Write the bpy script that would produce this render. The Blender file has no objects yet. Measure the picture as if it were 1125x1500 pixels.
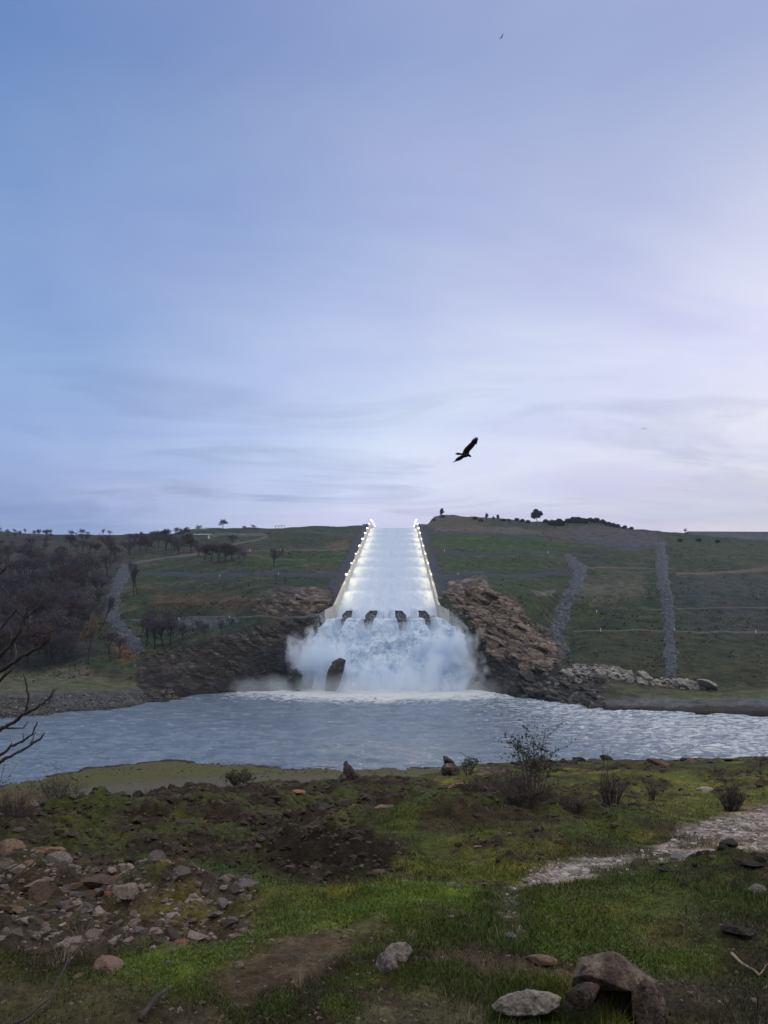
import bpy, bmesh, math, random
import numpy as np
from mathutils import Vector, Matrix

random.seed(11)
RNG = np.random.RandomState(11)
scene = bpy.context.scene
COL = scene.collection
F = 1112.0          # focal length in photo pixels
CX, HY = 562.5, 890.0   # principal column, eye-level row
HC = 41.0           # camera height above the river (river surface is z = 0)

# ------------------------------------------------------------------ noise
def _hash(ix, iy, iz, seed):
    h = (ix.astype(np.int64) * 374761393 + iy.astype(np.int64) * 668265263 + iz.astype(np.int64) * 1440662683 + seed * 974711) & 0xffffffff
    h = ((h ^ (h >> 13)) * 1274126177) & 0xffffffff
    h = ((h ^ (h >> 15)) * 2246822519) & 0xffffffff
    h = h ^ (h >> 16)
    return h.astype(np.float64) / 4294967295.0 * 2 - 1

def vn(x, y, z, seed=0):
    x, y, z = np.broadcast_arrays(np.asarray(x, float), np.asarray(y, float), np.asarray(z, float))
    ix, iy, iz = np.floor(x), np.floor(y), np.floor(z)
    fx, fy, fz = x - ix, y - iy, z - iz
    ux, uy, uz = [t * t * t * (t * (t * 6 - 15) + 10) for t in (fx, fy, fz)]
    r = 0
    for a in (0, 1):
        for b in (0, 1):
            for c in (0, 1):
                w = (ux if a else 1 - ux) * (uy if b else 1 - uy) * (uz if c else 1 - uz)
                r = r + w * _hash(ix + a, iy + b, iz + c, seed)
    return r

def fbm(x, y, z=0.0, octv=4, seed=0, gain=.5):
    x = np.asarray(x, float); y = np.asarray(y, float); z = np.asarray(z, float)
    a, s, t = 1.0, 0, 0
    for k in range(octv):
        s = s + a * vn(x, y, z, seed + k * 17); t += a
        x, y, z = x * 1.62 + y * 1.25 + 3.1, y * 1.62 - x * 1.25 + 7.7, z * 2.04 + 1.3
        a *= gain
    return s / t * 1.5

def ridged(x, y, z=0.0, octv=4, seed=0):
    a, s, t = 1.0, 0, 0
    x = np.asarray(x, float); y = np.asarray(y, float); z = np.asarray(z, float)
    for k in range(octv):
        s = s + a * (1 - 2 * np.abs(vn(x, y, z, seed + k * 17))); t += a
        x, y, z = x * 2.03 + 3.1, y * 2.03 + 7.7, z * 2.03 + 1.3
        a *= .55
    return s / t

def sm(a, b, x):
    t = np.clip((np.asarray(x, float) - a) / (b - a), 0, 1)
    return t * t * (3 - 2 * t)

# ------------------------------------------------------------------ mesh helpers
def np_mesh(name, V, Fc, smooth=True, col=None, attrs=None, mats=None):
    V = np.asarray(V, np.float32).reshape(-1, 3); Fc = np.asarray(Fc, np.int32)
    me = bpy.data.meshes.new(name)
    me.vertices.add(len(V)); me.vertices.foreach_set('co', V.ravel())
    n, k = Fc.shape
    me.loops.add(n * k); me.loops.foreach_set('vertex_index', Fc.ravel())
    me.polygons.add(n); me.polygons.foreach_set('loop_start', np.arange(0, n * k, k, dtype=np.int32))
    me.polygons.foreach_set('use_smooth', np.full(n, smooth, bool))
    if mats is not None:
        me.polygons.foreach_set('material_index', np.asarray(mats, np.int32))
    me.update(calc_edges=True)
    if col is not None:
        a = me.color_attributes.new('Col', 'FLOAT_COLOR', 'POINT')
        c = np.ones((len(V), 4), np.float32); c[:, :3] = col
        a.data.foreach_set('color', c.ravel())
    for k2, v in (attrs or {}).items():
        a = me.attributes.new(k2, 'FLOAT', 'POINT')
        a.data.foreach_set('value', np.asarray(v, np.float32).ravel())
    return me

def grid_faces(R, C):
    i = np.arange(R * C).reshape(R, C)
    return np.stack([i[:-1, :-1], i[:-1, 1:], i[1:, 1:], i[1:, :-1]], -1).reshape(-1, 4)

def link(name, me, mat=None, parent=None, label=None, cat=None, group=None, kind=None, loc=None):
    o = bpy.data.objects.new(name, me); COL.objects.link(o)
    if mat is not None and me is not None:
        for m in (mat if isinstance(mat, (list, tuple)) else [mat]):
            me.materials.append(m)
    if parent: o.parent = parent
    if loc is not None: o.location = loc
    if label: o['label'] = label
    if cat: o['category'] = cat
    if group: o['group'] = group
    if kind: o['kind'] = kind
    return o

class MB:
    def __init__(s): s.v = []; s.f = []
    def add(s, vs, fs):
        b = len(s.v); s.v += [tuple(v) for v in vs]; s.f += [tuple(b + i for i in f) for f in fs]
    def tube(s, pts, rads, n=5, cap=True):
        pts = [Vector(p) for p in pts]; rings = []
        for i, p in enumerate(pts):
            t = (pts[min(i + 1, len(pts) - 1)] - pts[max(i - 1, 0)]).normalized()
            a = t.orthogonal().normalized() if i == 0 else (pa - t * pa.dot(t)).normalized()
            pa = a; b = t.cross(a)
            rings.append([p + (a * math.cos(6.28318 * k / n) + b * math.sin(6.28318 * k / n)) * rads[i] for k in range(n)])
        vs = [v for r in rings for v in r]; fs = []
        for i in range(len(rings) - 1):
            for k in range(n):
                fs.append((i * n + k, i * n + (k + 1) % n, (i + 1) * n + (k + 1) % n, (i + 1) * n + k))
        if cap:
            fs.append(tuple(range(n))[::-1]); fs.append(tuple((len(rings) - 1) * n + k for k in range(n)))
        s.add(vs, fs)
    def sliver(s, p, q, w):
        p, q = Vector(p), Vector(q); t = (q - p)
        a = t.cross(Vector((random.gauss(0, 1), random.gauss(0, 1), random.gauss(0, 1)))).normalized() * w * .5
        s.add([p - a, p + a, q + a * .3, q - a * .3], [(0, 1, 2, 3)])
    def leaf(s, c, r, asp=.55):
        d = Vector((random.gauss(0, 1), random.gauss(0, 1), random.gauss(0, 1))).normalized()
        a = d.orthogonal().normalized(); b = d.cross(a)
        th = random.random() * 6.28
        u = a * math.cos(th) + b * math.sin(th); w = d.cross(u)
        c = Vector(c)
        s.add([c - u * r, c + w * r * asp - u * .1 * r, c + u * r, c - w * r * asp - u * .1 * r], [(0, 1, 2, 3)])
    def hexa(s, p):     # 8 corners: bottom ring, top ring
        s.add(p, [(3, 2, 1, 0), (4, 5, 6, 7), (0, 1, 5, 4), (1, 2, 6, 5), (2, 3, 7, 6), (3, 0, 4, 7)])
    def box(s, x0, y0, z0, x1, y1, z1):
        s.hexa([(x0, y0, z0), (x1, y0, z0), (x1, y1, z0), (x0, y1, z0), (x0, y0, z1), (x1, y0, z1), (x1, y1, z1), (x0, y1, z1)])
    def mesh(s, name, smooth=False):
        me = bpy.data.meshes.new(name); me.from_pydata(s.v, [], s.f)
        if smooth: me.polygons.foreach_set('use_smooth', [True] * len(me.polygons))
        me.update(); return me

# ------------------------------------------------------------------ material helpers
class NT:
    def __init__(s, name):
        s.m = bpy.data.materials.new(name); s.m.use_nodes = True; s.t = s.m.node_tree; s.t.nodes.clear()
        s.out = s.t.nodes.new('ShaderNodeOutputMaterial')
    def n(s, typ, ins=None, **props):
        nd = s.t.nodes.new('ShaderNode' + typ)
        for k, v in props.items(): setattr(nd, k, v)
        for k, v in (ins or {}).items():
            if hasattr(v, 'links') and hasattr(v, 'node'): s.t.links.new(v, nd.inputs[k])
            elif hasattr(v, 'outputs'): s.t.links.new(v.outputs[0], nd.inputs[k])
            else: nd.inputs[k].default_value = v
        return nd
    def math(s, op, a, b=0.0, clamp=False):
        return s.n('Math', {0: a, 1: b}, operation=op, use_clamp=clamp).outputs[0]
    def noise(s, scale, detail=4, rough=.55, vec=None, dist=0.0):
        ins = {'Scale': scale, 'Detail': detail, 'Roughness': rough, 'Distortion': dist}
        if vec is not None: ins['Vector'] = vec
        return s.n('TexNoise', ins).outputs[0]
    def ramp(s, fac, stops, interp='LINEAR'):
        r = s.n('ValToRGB', {0: fac}); e = r.color_ramp.elements; r.color_ramp.interpolation = interp
        while len(e) < len(stops): e.new(.5)
        for el, (p, c) in zip(e, stops):
            el.position = p; el.color = (c, c, c, 1) if isinstance(c, (int, float)) else (*c, 1)
        return r.outputs[0]
    def mapr(s, v, a, b, c, d):
        return s.n('MapRange', {0: v, 1: a, 2: b, 3: c, 4: d}).outputs[0]
    def mix(s, fac, a, b, mode='MIX'):
        nd = s.n('Mix', {}, data_type='RGBA', blend_type=mode)
        for k, v in ((0, fac), (6, a), (7, b)):
            if hasattr(v, 'links'): s.t.links.new(v, nd.inputs[k])
            else: nd.inputs[k].default_value = v if k == 0 else (*v, 1)
        return nd.outputs[2]
    def bump(s, h, dist=.1, strength=1.0, normal=None):
        ins = {'Height': h, 'Distance': dist, 'Strength': strength}
        if normal is not None: ins['Normal'] = normal
        return s.n('Bump', ins).outputs[0]
    def pbsdf(s, **ins):
        p = s.n('BsdfPrincipled', {k.replace('_', ' '): v for k, v in ins.items()})
        s.t.links.new(p.outputs[0], s.out.inputs[0]); return s.m
    def obj(s): return s.n('TexCoord').outputs['Object']
    def mapping(s, vec, scale=(1, 1, 1), rot=(0, 0, 0)):
        return s.n('Mapping', {'Vector': vec, 'Scale': scale, 'Rotation': rot}).outputs[0]

def mat_terrain(name, scales, bdist, spec=.15, rough=.95, amp=(.55, 1.5)):
    t = NT(name); c = t.n('VertexColor', layer_name='Col').outputs[0]; P = t.obj()
    n1 = t.noise(scales[0], 6, .62, P); n2 = t.noise(scales[1], 5, .65, P); n3 = t.noise(scales[2], 4, .6, P)
    m = t.math('MULTIPLY', t.mapr(n1, .25, .75, amp[0], amp[1]), t.mapr(n2, .25, .75, amp[0] + .1, amp[1] - .05))
    m = t.n('CombineXYZ', {0: m, 1: m, 2: m}).outputs[0]
    cc = t.mix(1.0, c, m, 'MULTIPLY')
    warm = t.mix(t.mapr(n3, .45, .7, 0, .45), cc, t.mix(1.0, cc, (1.5, 1.05, .75), 'MULTIPLY'))
    b = t.bump(n2, bdist * .5, 1.0, t.bump(n1, bdist))
    return t.pbsdf(Base_Color=warm, Roughness=rough, Specular_IOR_Level=spec, Normal=b)

def mat_rock(name, cols, scale=6.0, bd=.03, strata=None, spec=.25, rand=True):
    t = NT(name); P = t.obj()
    if strata: P2 = t.mapping(P, strata[0], strata[1])
    else: P2 = P
    n1 = t.noise(scale, 8, .68, P2, .3); n2 = t.noise(scale * 3.7, 6, .7, P2)
    c = t.ramp(n1, [(.28, cols[0]), (.45, cols[1]), (.58, cols[2]), (.72, cols[3])])
    k = t.mapr(n2, .3, .7, .3, 1.6); k = t.n('CombineXYZ', {0: k, 1: k, 2: k}).outputs[0]
    c = t.mix(1.0, c, k, 'MULTIPLY')
    li = t.noise(scale * .8, 5, .6, t.mapping(P, (1.3, 1.1, 1.2)))
    c = t.mix(t.mapr(li, .55, .66, 0, .6), c, (.24, .24, .2))
    if rand:
        c = t.mix(1.0, c, t.n('ObjectInfo').outputs['Color'], 'MULTIPLY')
    vo = t.n('TexVoronoi', {'Vector': P2, 'Scale': scale * 1.7}, feature='DISTANCE_TO_EDGE').outputs[0]
    cr = t.mapr(vo, 0, .06, 0, 1)
    b = t.bump(cr, bd * .25, .5, t.bump(n2, bd * .5, 1, t.bump(n1, bd)))
    return t.pbsdf(Base_Color=c, Roughness=.85, Specular_IOR_Level=spec, Normal=b)

def mat_plain(name, c, rough=.8, spec=.2, var=.35, scale=8.0, bd=0.0):
    t = NT(name); P = t.obj(); n = t.noise(scale, 5, .6, P)
    k = t.mapr(n, .25, .75, 1 - var, 1 + var); k = t.n('CombineXYZ', {0: k, 1: k, 2: k}).outputs[0]
    cc = t.mix(1.0, c, k, 'MULTIPLY')
    ins = dict(Base_Color=cc, Roughness=rough, Specular_IOR_Level=spec)
    if bd: ins['Normal'] = t.bump(n, bd)
    return t.pbsdf(**ins)

def mat_emit(name, c, s):
    t = NT(name); e = t.n('Emission', {'Color': (*c, 1), 'Strength': s}); t.t.links.new(e.outputs[0], t.out.inputs[0]); return t.m

M = {}
M['far'] = mat_terrain('hillside_ground', (.16, .7, .03), 1.6, amp=(.35, 1.75))
def mat_farrock():
    t = NT('rock_face'); c = t.n('VertexColor', layer_name='Col').outputs[0]
    P = t.mapping(t.obj(), (.55, .5, 1.5), (0, math.radians(26), 0))
    n1 = t.noise(.35, 8, .7, P, .5); n2 = t.noise(1.3, 6, .7, P, .3)
    vo = t.n('TexVoronoi', {'Vector': P, 'Scale': .33, 'Randomness': 1.0}, feature='DISTANCE_TO_EDGE').outputs[0]
    cr = t.mapr(vo, .0, .16, .35, 1)
    m = t.math('MULTIPLY', t.math('MULTIPLY', t.mapr(n1, .28, .72, .35, 1.75), t.mapr(n2, .28, .72, .5, 1.5)), cr)
    cc = t.mix(1.0, c, t.n('CombineXYZ', {0: m, 1: m, 2: m}).outputs[0], 'MULTIPLY')
    b = t.bump(cr, .9, .7, t.bump(n2, .7, 1, t.bump(n1, 1.8)))
    return t.pbsdf(Base_Color=cc, Roughness=.85, Specular_IOR_Level=.25, Normal=b)
M['farrock'] = mat_farrock()
M['near'] = mat_terrain('bank_ground', (4.5, 30.0, 1.1), .06, amp=(.35, 1.75))
M['rockA'] = mat_rock('pale_stone', [(.09, .08, .075), (.22, .19, .17), (.33, .28, .25), (.30, .23, .19)])
M['rockD'] = mat_rock('dark_stone', [(.025, .022, .022), (.055, .048, .045), (.10, .088, .082), (.15, .12, .10)])
M['boulder'] = mat_rock('boulder_stone', [(.028, .024, .023), (.08, .065, .06), (.15, .122, .108), (.30, .25, .22)], 7.0, .05)
M['cliff'] = mat_rock('cliff_stone', [(.035, .031, .03), (.105, .082, .072), (.19, .14, .105), (.30, .235, .18)], .22, .9, ((1, .5, 2.6), (0, math.radians(24), 0)), rand=False)
M['wetcliff'] = mat_rock('wet_stone', [(.012, .012, .014), (.03, .029, .03), (.05, .047, .046), (.085, .08, .08)], .3, .8, ((1, .5, 2.2), (0, math.radians(30), 0)), spec=.5, rand=False)
M['cliffl'] = mat_rock('bank_rock', [(.025, .022, .018), (.06, .047, .036), (.10, .08, .062), (.15, .125, .10)], .3, .7, ((1, .5, 2.2), (0, -.4, 0)), rand=False)
M['ridge'] = mat_rock('ridge_stone', [(.06, .06, .065), (.17, .16, .16), (.3, .28, .27), (.4, .37, .36)], .35, .5, ((1, .6, 2.6), (0, math.radians(28), 0)), rand=False)
M['riprap'] = mat_rock('riprap_stone', [(.014, .018, .026), (.04, .05, .07), (.072, .086, .115), (.14, .155, .185)], .55, .7, rand=False)
M['gravel_road'] = mat_plain('road_gravel', (.042, .050, .065), .95, .1, .4, .5, .2)
M['pale_road'] = mat_plain('pale_gravel', (.088, .09, .096), .95, .1, .35, .6, .1)
M['tan_road'] = mat_plain('tan_gravel', (.095, .082, .07), .95, .1, .35, .5, .1)
M['concrete'] = mat_plain('wall_concrete', (.54, .52, .46), .8, .25, .18, .35, .05)
M['concrete2'] = mat_plain('stained_concrete', (.24, .24, .24), .8, .25, .4, .25, .05)
M['dentate'] = mat_plain('dark_wet_concrete', (.014, .012, .014), .5, .4, .5, .4, .1)
M['lamp'] = mat_emit('lamp_glow', (1, .98, .88), 14)
M['metal'] = mat_plain('galvanised_metal', (.3, .31, .32), .5, .4, .1)
M['white'] = mat_plain('white_paint', (.75, .75, .73), .6, .3, .1)
M['bark'] = mat_plain('bare_bark', (.045, .04, .044), .9, .15, .3, 1.0)
M['twigs'] = mat_plain('bare_twigs', (.10, .086, .104), .9, .1, .4, .15)
M['twigs2'] = mat_plain('russet_twigs', (.078, .053, .052), .9, .1, .4, .15)
M['tanleaf'] = mat_plain('tan_foliage', (.19, .15, .1), .9, .1, .4, .3)
M['evergreen'] = mat_plain('evergreen_foliage', (.045, .055, .038), .8, .2, .5, .25)
M['dryplant'] = mat_plain('dry_stems', (.075, .06, .06), .9, .1, .4, 6)
M['greyplant'] = mat_plain('grey_green_leaf', (.07, .085, .055), .8, .2, .4, 9)
M['branch'] = mat_plain('dead_branch_bark', (.05, .043, .045), .85, .2, .6, 30, .002)
M['feather'] = mat_plain('black_feathers', (.012, .011, .013), .6, .3, .3, 20)
M['straw'] = mat_plain('dry_straw', (.26, .22, .15), .9, .1, .3, 12)

# ------------------------------------------------------------------ photo pixel <-> place
def wpt(x, y, d): return np.stack([(np.asarray(x) - CX) / F * d, np.asarray(d) + 0 * np.asarray(x), HC - (np.asarray(y) - HY) / F * d], -1)

def polymask(px, py, poly, soft):
    """1 inside, 0 outside, soft edge; distances in the same units as poly"""
    poly = np.asarray(poly, float); ins = np.zeros(px.shape, bool); dm = np.full(px.shape, 1e9)
    n = len(poly)
    for i in range(n):
        x0, y0 = poly[i]; x1, y1 = poly[(i + 1) % n]
        if y0 != y1:
            c = ((y0 > py) != (y1 > py)) & (px < (x1 - x0) * (py - y0) / (y1 - y0) + x0)
            ins ^= c
        L = (x1 - x0) ** 2 + (y1 - y0) ** 2
        t = np.clip(((px - x0) * (x1 - x0) + (py - y0) * (y1 - y0)) / L, 0, 1)
        dm = np.minimum(dm, np.hypot(px - x0 - t * (x1 - x0), py - y0 - t * (y1 - y0)))
    return sm(-soft, soft, np.where(ins, dm, -dm))

# ------------------------------------------------------------------ chute frame
LIPD, BRK = 410.0, 912.0
CDIR = (585 - CX) / F
SLOPE = (HY - 669) / F
def chX(d): return (566.5 - CX) / F * LIPD + CDIR * (d - LIPD)
def chZ(d):
    d = np.asarray(d, float); z0 = HC - 15 / F * LIPD
    return np.where(d < BRK, z0 + SLOPE * (d - LIPD), z0 + SLOPE * (BRK - LIPD) + .055 * (d - BRK))
HW = 74.5 / F * LIPD        # half width of the chute floor
WH = 7.2                    # wall height

# ------------------------------------------------------------------ far hillside
CREST = np.array([(-400, 776), (-100, 778), (0, 780), (100, 783), (170, 784), (250, 783), (270, 779), (290, 777), (305, 774), (330, 774), (400, 774), (440, 771), (480, 769.5), (535, 769), (612, 769), (618, 767), (624, 760), (632, 756), (645, 754), (665, 754), (700, 757), (740, 761), (770, 764), (830, 763), (875, 763), (895, 765), (915, 771), (960, 778), (1000, 781), (1060, 786), (1130, 792), (1600, 800)], float)
def G(y): return (y - 669) / 218.0 / 410.0
PROF = {
 -400: (1.2, [(1058, 271), (1018, 291), (985, 380), (940, 440)], 880),
 0: (1.2, [(1052, 281), (1018, 291), (985, 378), (940, 440)], 880),
 150: (1.2, [(1040, 304), (1012, 318), (985, 375), (940, 430)], 880),
 235: (1.15, [(1029, 328), (1000, 350), (960, 400), (905, 470)], 880),
 300: (1.1, [(1016, 360), (985, 375), (940, 400), (908, 445)], 880),
 400: (1.03, [(1011, 377), (960, 395), (915, 418), (895, 428)], 880),
 450: (1.0, [(1010, 380), (950, 392), (905, 408)], 880),
 566: (1.0, [(1010, 380), (960, 392), (918, 405)], 880),
 690: (1.02, [(1010, 380), (960, 388), (905, 402), (862, 432)], 838),
 760: (1.04, [(1019, 353), (980, 375), (940, 395), (900, 415), (870, 445)], 838),
 830: (1.08, [(1030, 326), (985, 352), (960, 395), (905, 455)], 870),
 900: (1.1, [(1041, 302), (1035, 305), (1020, 320), (1005, 335), (985, 350), (930, 420)], 870),
 1125: (1.12, [(1050, 285), (1041, 288), (1020, 320), (1003, 345), (990, 352), (930, 425)], 870),
 1600: (1.12, [(1056, 275), (1044, 280), (1020, 320), (1003, 345), (990, 352), (930, 425)], 870),
}
PX = sorted(PROF)
def prof_g(c, y):
    s, pts, yt = PROF[c]
    ys = [p[0] for p in pts] + [yt]; gs = [1 / p[1] for p in pts] + [G(yt) / s]
    lo = gs[0] + (y - ys[0]) * (gs[0] - gs[1]) / (ys[0] - ys[1])
    mid = np.interp(y, ys[::-1], gs[::-1])
    return np.where(y > ys[0], lo, np.where(y < yt, G(y) / s, mid))
def far_d(x, y):
    g = np.zeros_like(x)
    for a, b in zip(PX[:-1], PX[1:]):
        m = (x >= a) & (x <= b)
        if m.any():
            t = (x[m] - a) / (b - a); t = t * t * (3 - 2 * t)
            g[m] = prof_g(a, y[m]) * (1 - t) + prof_g(b, y[m]) * t
    return 1 / g

fx = np.concatenate([np.arange(-380, -20, 9.0), np.arange(-20, 1150, 2.0), np.arange(1150, 1580, 9.0)])
FR, YLOW = 300, 1078.0
ft = np.linspace(0, 1, FR)
fc = np.interp(fx, CREST[:, 0], CREST[:, 1])
XX = np.broadcast_to(fx, (FR, len(fx))).copy()
YY = fc[None, :] + (YLOW - fc[None, :]) * ft[:, None]
DD = far_d(XX, YY)
FP = wpt(XX, YY, DD)

OUTR = [(650, 858), (656, 846), (705, 842), (716, 868), (752, 878), (772, 903), (805, 928), (828, 962), (800, 990), (730, 975), (702, 950), (690, 922), (676, 893), (658, 876)]
WETR = [(680, 935), (720, 955), (790, 975), (850, 985), (880, 1000), (885, 1046), (800, 1036), (720, 1018), (680, 1016)]
OUTL = [(372, 872), (400, 866), (486, 858), (492, 884), (440, 904), (370, 902)]
CLIFL = [(200, 968), (262, 945), (345, 925), (420, 908), (488, 885), (520, 930), (445, 1022), (270, 1038), (215, 1042), (205, 1000)]
WETL = [(335, 980), (390, 945), (445, 925), (500, 930), (480, 1022), (290, 1026)]
def hill_fields(x, y, P):
    wx = x + 7 * fbm(x / 14, y / 9, 0, 4, 3); wy = y + 3.5 * fbm(x / 14, y / 9, 5, 4, 9)
    o = polymask(wx, wy, OUTR, 5); wr = polymask(wx, wy, WETR, 6)
    ol = polymask(wx, wy, OUTL, 5); cl = polymask(wx, wy, CLIFL, 6); wl = polymask(wx, wy, WETL, 8)
    return wx, wy, o, wr, ol, cl, wl
wx, wy, mo, mwr, mol, mcl, mwl = hill_fields(XX, YY, FP)
rock = np.maximum.reduce([mo, mwr, mol * .8, mcl * .8])
# relief in place coordinates
X, Y, Z = FP[..., 0], FP[..., 1], FP[..., 2]
near_ch = sm(34, 60, np.abs(X - chX(Y)))
rel = (2.2 * fbm(X / 70, Y / 70, 0, 4, 21) + .7 * fbm(X / 16, Y / 16, 0, 4, 22)) * near_ch * (1 - rock * .5) * sm(0, 8, Z)
# tilted beds in the rock
a = math.radians(24); U = X * math.cos(a) - Z * math.sin(a) * 1.6 + Y * .25; W = X * math.sin(a) + Z * math.cos(a)
W2 = W + 1.6 * fbm(X / 14, Y / 14, Z / 14, 3, 30)
beds = ridged(U / 22, W2 / 3.4, Y / 30, 5, 31)
big = fbm(X / 26, Z / 20, Y / 26, 4, 33)
amt = (beds * 2.3 + big * 4.5)
FP[..., 1] -= rock * amt * .9
FP[..., 2] += rel + rock * (amt * .35)
# corridor of the chute cut into the hill
X, Y, Z = FP[..., 0], FP[..., 1], FP[..., 2]
inn = (np.abs(X - chX(Y)) < HW + .4) & (Y > 412)
FP[..., 2] = np.where(inn, np.minimum(Z, chZ(Y) - 3.5), Z)
mouth = (np.abs(X - chX(Y)) < HW + 3) & (Y > 388) & (Y <= 413)
FP[..., 2] = np.where(mouth, np.minimum(FP[..., 2], 20 + .0 * Y), FP[..., 2])
hug = (np.abs(X - chX(Y)) >= HW + .4) & (np.abs(X - chX(Y)) < 60) & (Y > 425)
wgt = 1 - sm(34, 58, np.abs(X - chX(Y)))
FP[..., 2] = np.where(hug, Z * (1 - wgt) + (chZ(Y) + WH - 1.0) * wgt, FP[..., 2])

# land cover (albedo)
def C(*c): return np.array(c, float)
def lay(col, m, c):
    return col * (1 - m[..., None]) + np.asarray(c) * m[..., None]
nb = fbm(X / 45, Y / 45, 0, 5, 41); nc = fbm(X / 9, Y / 14, 0, 4, 42)
col = np.zeros(FP.shape) + C(.033, .045, .027)
col = lay(col, sm(.05, .5, nb) * .8, C(.062, .052, .034))
col = lay(col, sm(.0, .6, nc) * .6, C(.045, .072, .026))
col = lay(col, sm(.1, .7, fbm(X / 30, Y / 8, 0, 4, 44)) * .5, C(.10, .085, .06))
def pm(poly, s): return polymask(wx, wy, poly, s)
HILLPOLY = [
 ([(-400, 776), (210, 784), (215, 812), (175, 835), (150, 905), (135, 962), (0, 990), (-400, 990)], 10, (.045, .042, .036), .75),
 ([(-400, 985), (90, 983), (205, 996), (225, 1005), (100, 1013), (-400, 1018)], 3, (.105, .105, .06), .9),
 ([(-400, 1016), (110, 1013), (215, 1006), (240, 1012), (240, 1050), (-400, 1070)], 3, (.085, .085, .085), .9),
 ([(80, 975), (120, 968), (150, 985), (95, 990)], 4, (.13, .11, .09), .7),
 ([(225, 866), (330, 868), (390, 880), (350, 893), (230, 888)], 8, (.085, .055, .035), .7),
 ([(160, 945), (190, 935), (205, 965), (180, 972)], 4, (.14, .07, .04), .7),
 ([(345, 812), (400, 816), (500, 812), (498, 832), (380, 838)], 6, (.042, .07, .024), .7),
 ([(420, 812), (495, 806), (500, 826), (440, 826)], 4, (.035, .058, .022), .7),
 ([(480, 796), (505, 792), (515, 803), (490, 808)], 3, (.11, .08, .065), .8),
 ([(610, 772), (622, 760), (640, 752), (700, 756), (720, 764), (690, 774), (640, 778)], 4, (.095, .075, .055), .85),
 ([(635, 776), (700, 771), (780, 776), (800, 785), (640, 782)], 3, (.12, .10, .085), .8),
 ([(790, 780), (850, 771), (915, 772), (968, 780), (978, 800), (930, 806), (880, 796), (820, 790)], 4, (.085, .07, .075), .85),
 ([(840, 790), (900, 793), (965, 795), (960, 805), (900, 806)], 4, (.065, .07, .09), .8),
 ([(635, 786), (700, 786), (870, 800), (830, 806), (640, 806)], 4, (.046, .075, .026), .8),
 ([(640, 813), (820, 815), (815, 838), (650, 838)], 4, (.044, .066, .026), .7),
 ([(720, 850), (810, 848), (790, 905), (770, 900), (740, 875)], 5, (.045, .062, .026), .8),
 ([(776, 868), (812, 866), (808, 874), (780, 874)], 2, (.16, .14, .13), .7),
 ([(848, 848), (940, 842), (945, 872), (860, 890)], 9, (.105, .095, .07), .7),
 ([(990, 846), (1140, 838), (1600, 838), (1600, 924), (1000, 922), (985, 880)], 14, (.050, .055, .062), .6),
 ([(830, 930), (1600, 930), (1600, 990), (1100, 998), (1000, 985), (850, 965)], 5, (.045, .048, .026), .85),
 ([(985, 795), (1125, 790), (1600, 790), (1600, 815), (990, 815)], 5, (.05, .06, .033), .7),
 ([(890, 1006), (1600, 1012), (1600, 1030), (960, 1025)], 3, (.085, .088, .04), .9),
 ([(870, 1026), (960, 1020), (1600, 1022), (1600, 1040), (900, 1040)], 3, (.115, .115, .12), .8),
 ([(880, 1036), (1050, 1036), (1600, 1034), (1600, 1060), (880, 1050)], 2, (.05, .038, .032), .9),
]
for poly, s, c, k in HILLPOLY: col = lay(col, pm(poly, s) * k, C(*c))
rn = fbm(U / 6, W2 / 1.2, Y / 9, 4, 51)
rc = C(.08, .064, .058) + sm(-.3, .7, rn)[..., None] * C(.21, .17, .155)
mossy = sm(.1, .6, fbm(X / 20, Y / 20, Z / 20, 4, 53))
rc2 = rc * (1 - .5 * mossy[..., None]) + C(.05, .05, .03) * .5 * mossy[..., None]
col = lay(col, mo, rc); col = lay(col, mol, rc2 * .8)
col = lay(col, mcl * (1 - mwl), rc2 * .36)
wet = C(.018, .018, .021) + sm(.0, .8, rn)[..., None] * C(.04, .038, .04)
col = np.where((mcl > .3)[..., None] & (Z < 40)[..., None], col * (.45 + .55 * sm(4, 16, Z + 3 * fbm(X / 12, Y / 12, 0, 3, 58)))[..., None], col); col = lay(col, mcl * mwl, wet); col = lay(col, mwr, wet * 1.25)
# damp foot of every bank; blue distance light painted into slopes off the rock
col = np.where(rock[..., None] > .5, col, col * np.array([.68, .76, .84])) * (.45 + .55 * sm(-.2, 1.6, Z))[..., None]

# ground behind the crest
back = []
for dd, dz in ((12, .5), (40, 3), (110, 12), (260, 34), (600, 80), (1500, 150)):
    b = FP[0].copy(); k = (FP[0, :, 1] + dd) / FP[0, :, 1]
    b[:, 0] *= k; b[:, 1] += dd; b[:, 2] -= dz
    bi = np.abs(b[:, 0] - chX(b[:, 1])) < 45
    b[:, 2] = np.where(bi & (b[:, 1] < 1350), np.minimum(b[:, 2], chZ(b[:, 1]) - 4), b[:, 2])
    back.append(b)
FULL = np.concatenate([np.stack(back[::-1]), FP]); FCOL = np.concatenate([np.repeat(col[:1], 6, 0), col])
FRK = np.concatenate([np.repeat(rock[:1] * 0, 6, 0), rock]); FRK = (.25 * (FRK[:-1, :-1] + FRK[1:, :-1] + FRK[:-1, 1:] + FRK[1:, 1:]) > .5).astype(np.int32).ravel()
hill = link('hillside', np_mesh('hillside', FULL, grid_faces(*FULL.shape[:2]), True, FCOL.reshape(-1, 3), mats=FRK), [M['far'], M['farrock']], kind='structure')

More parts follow.
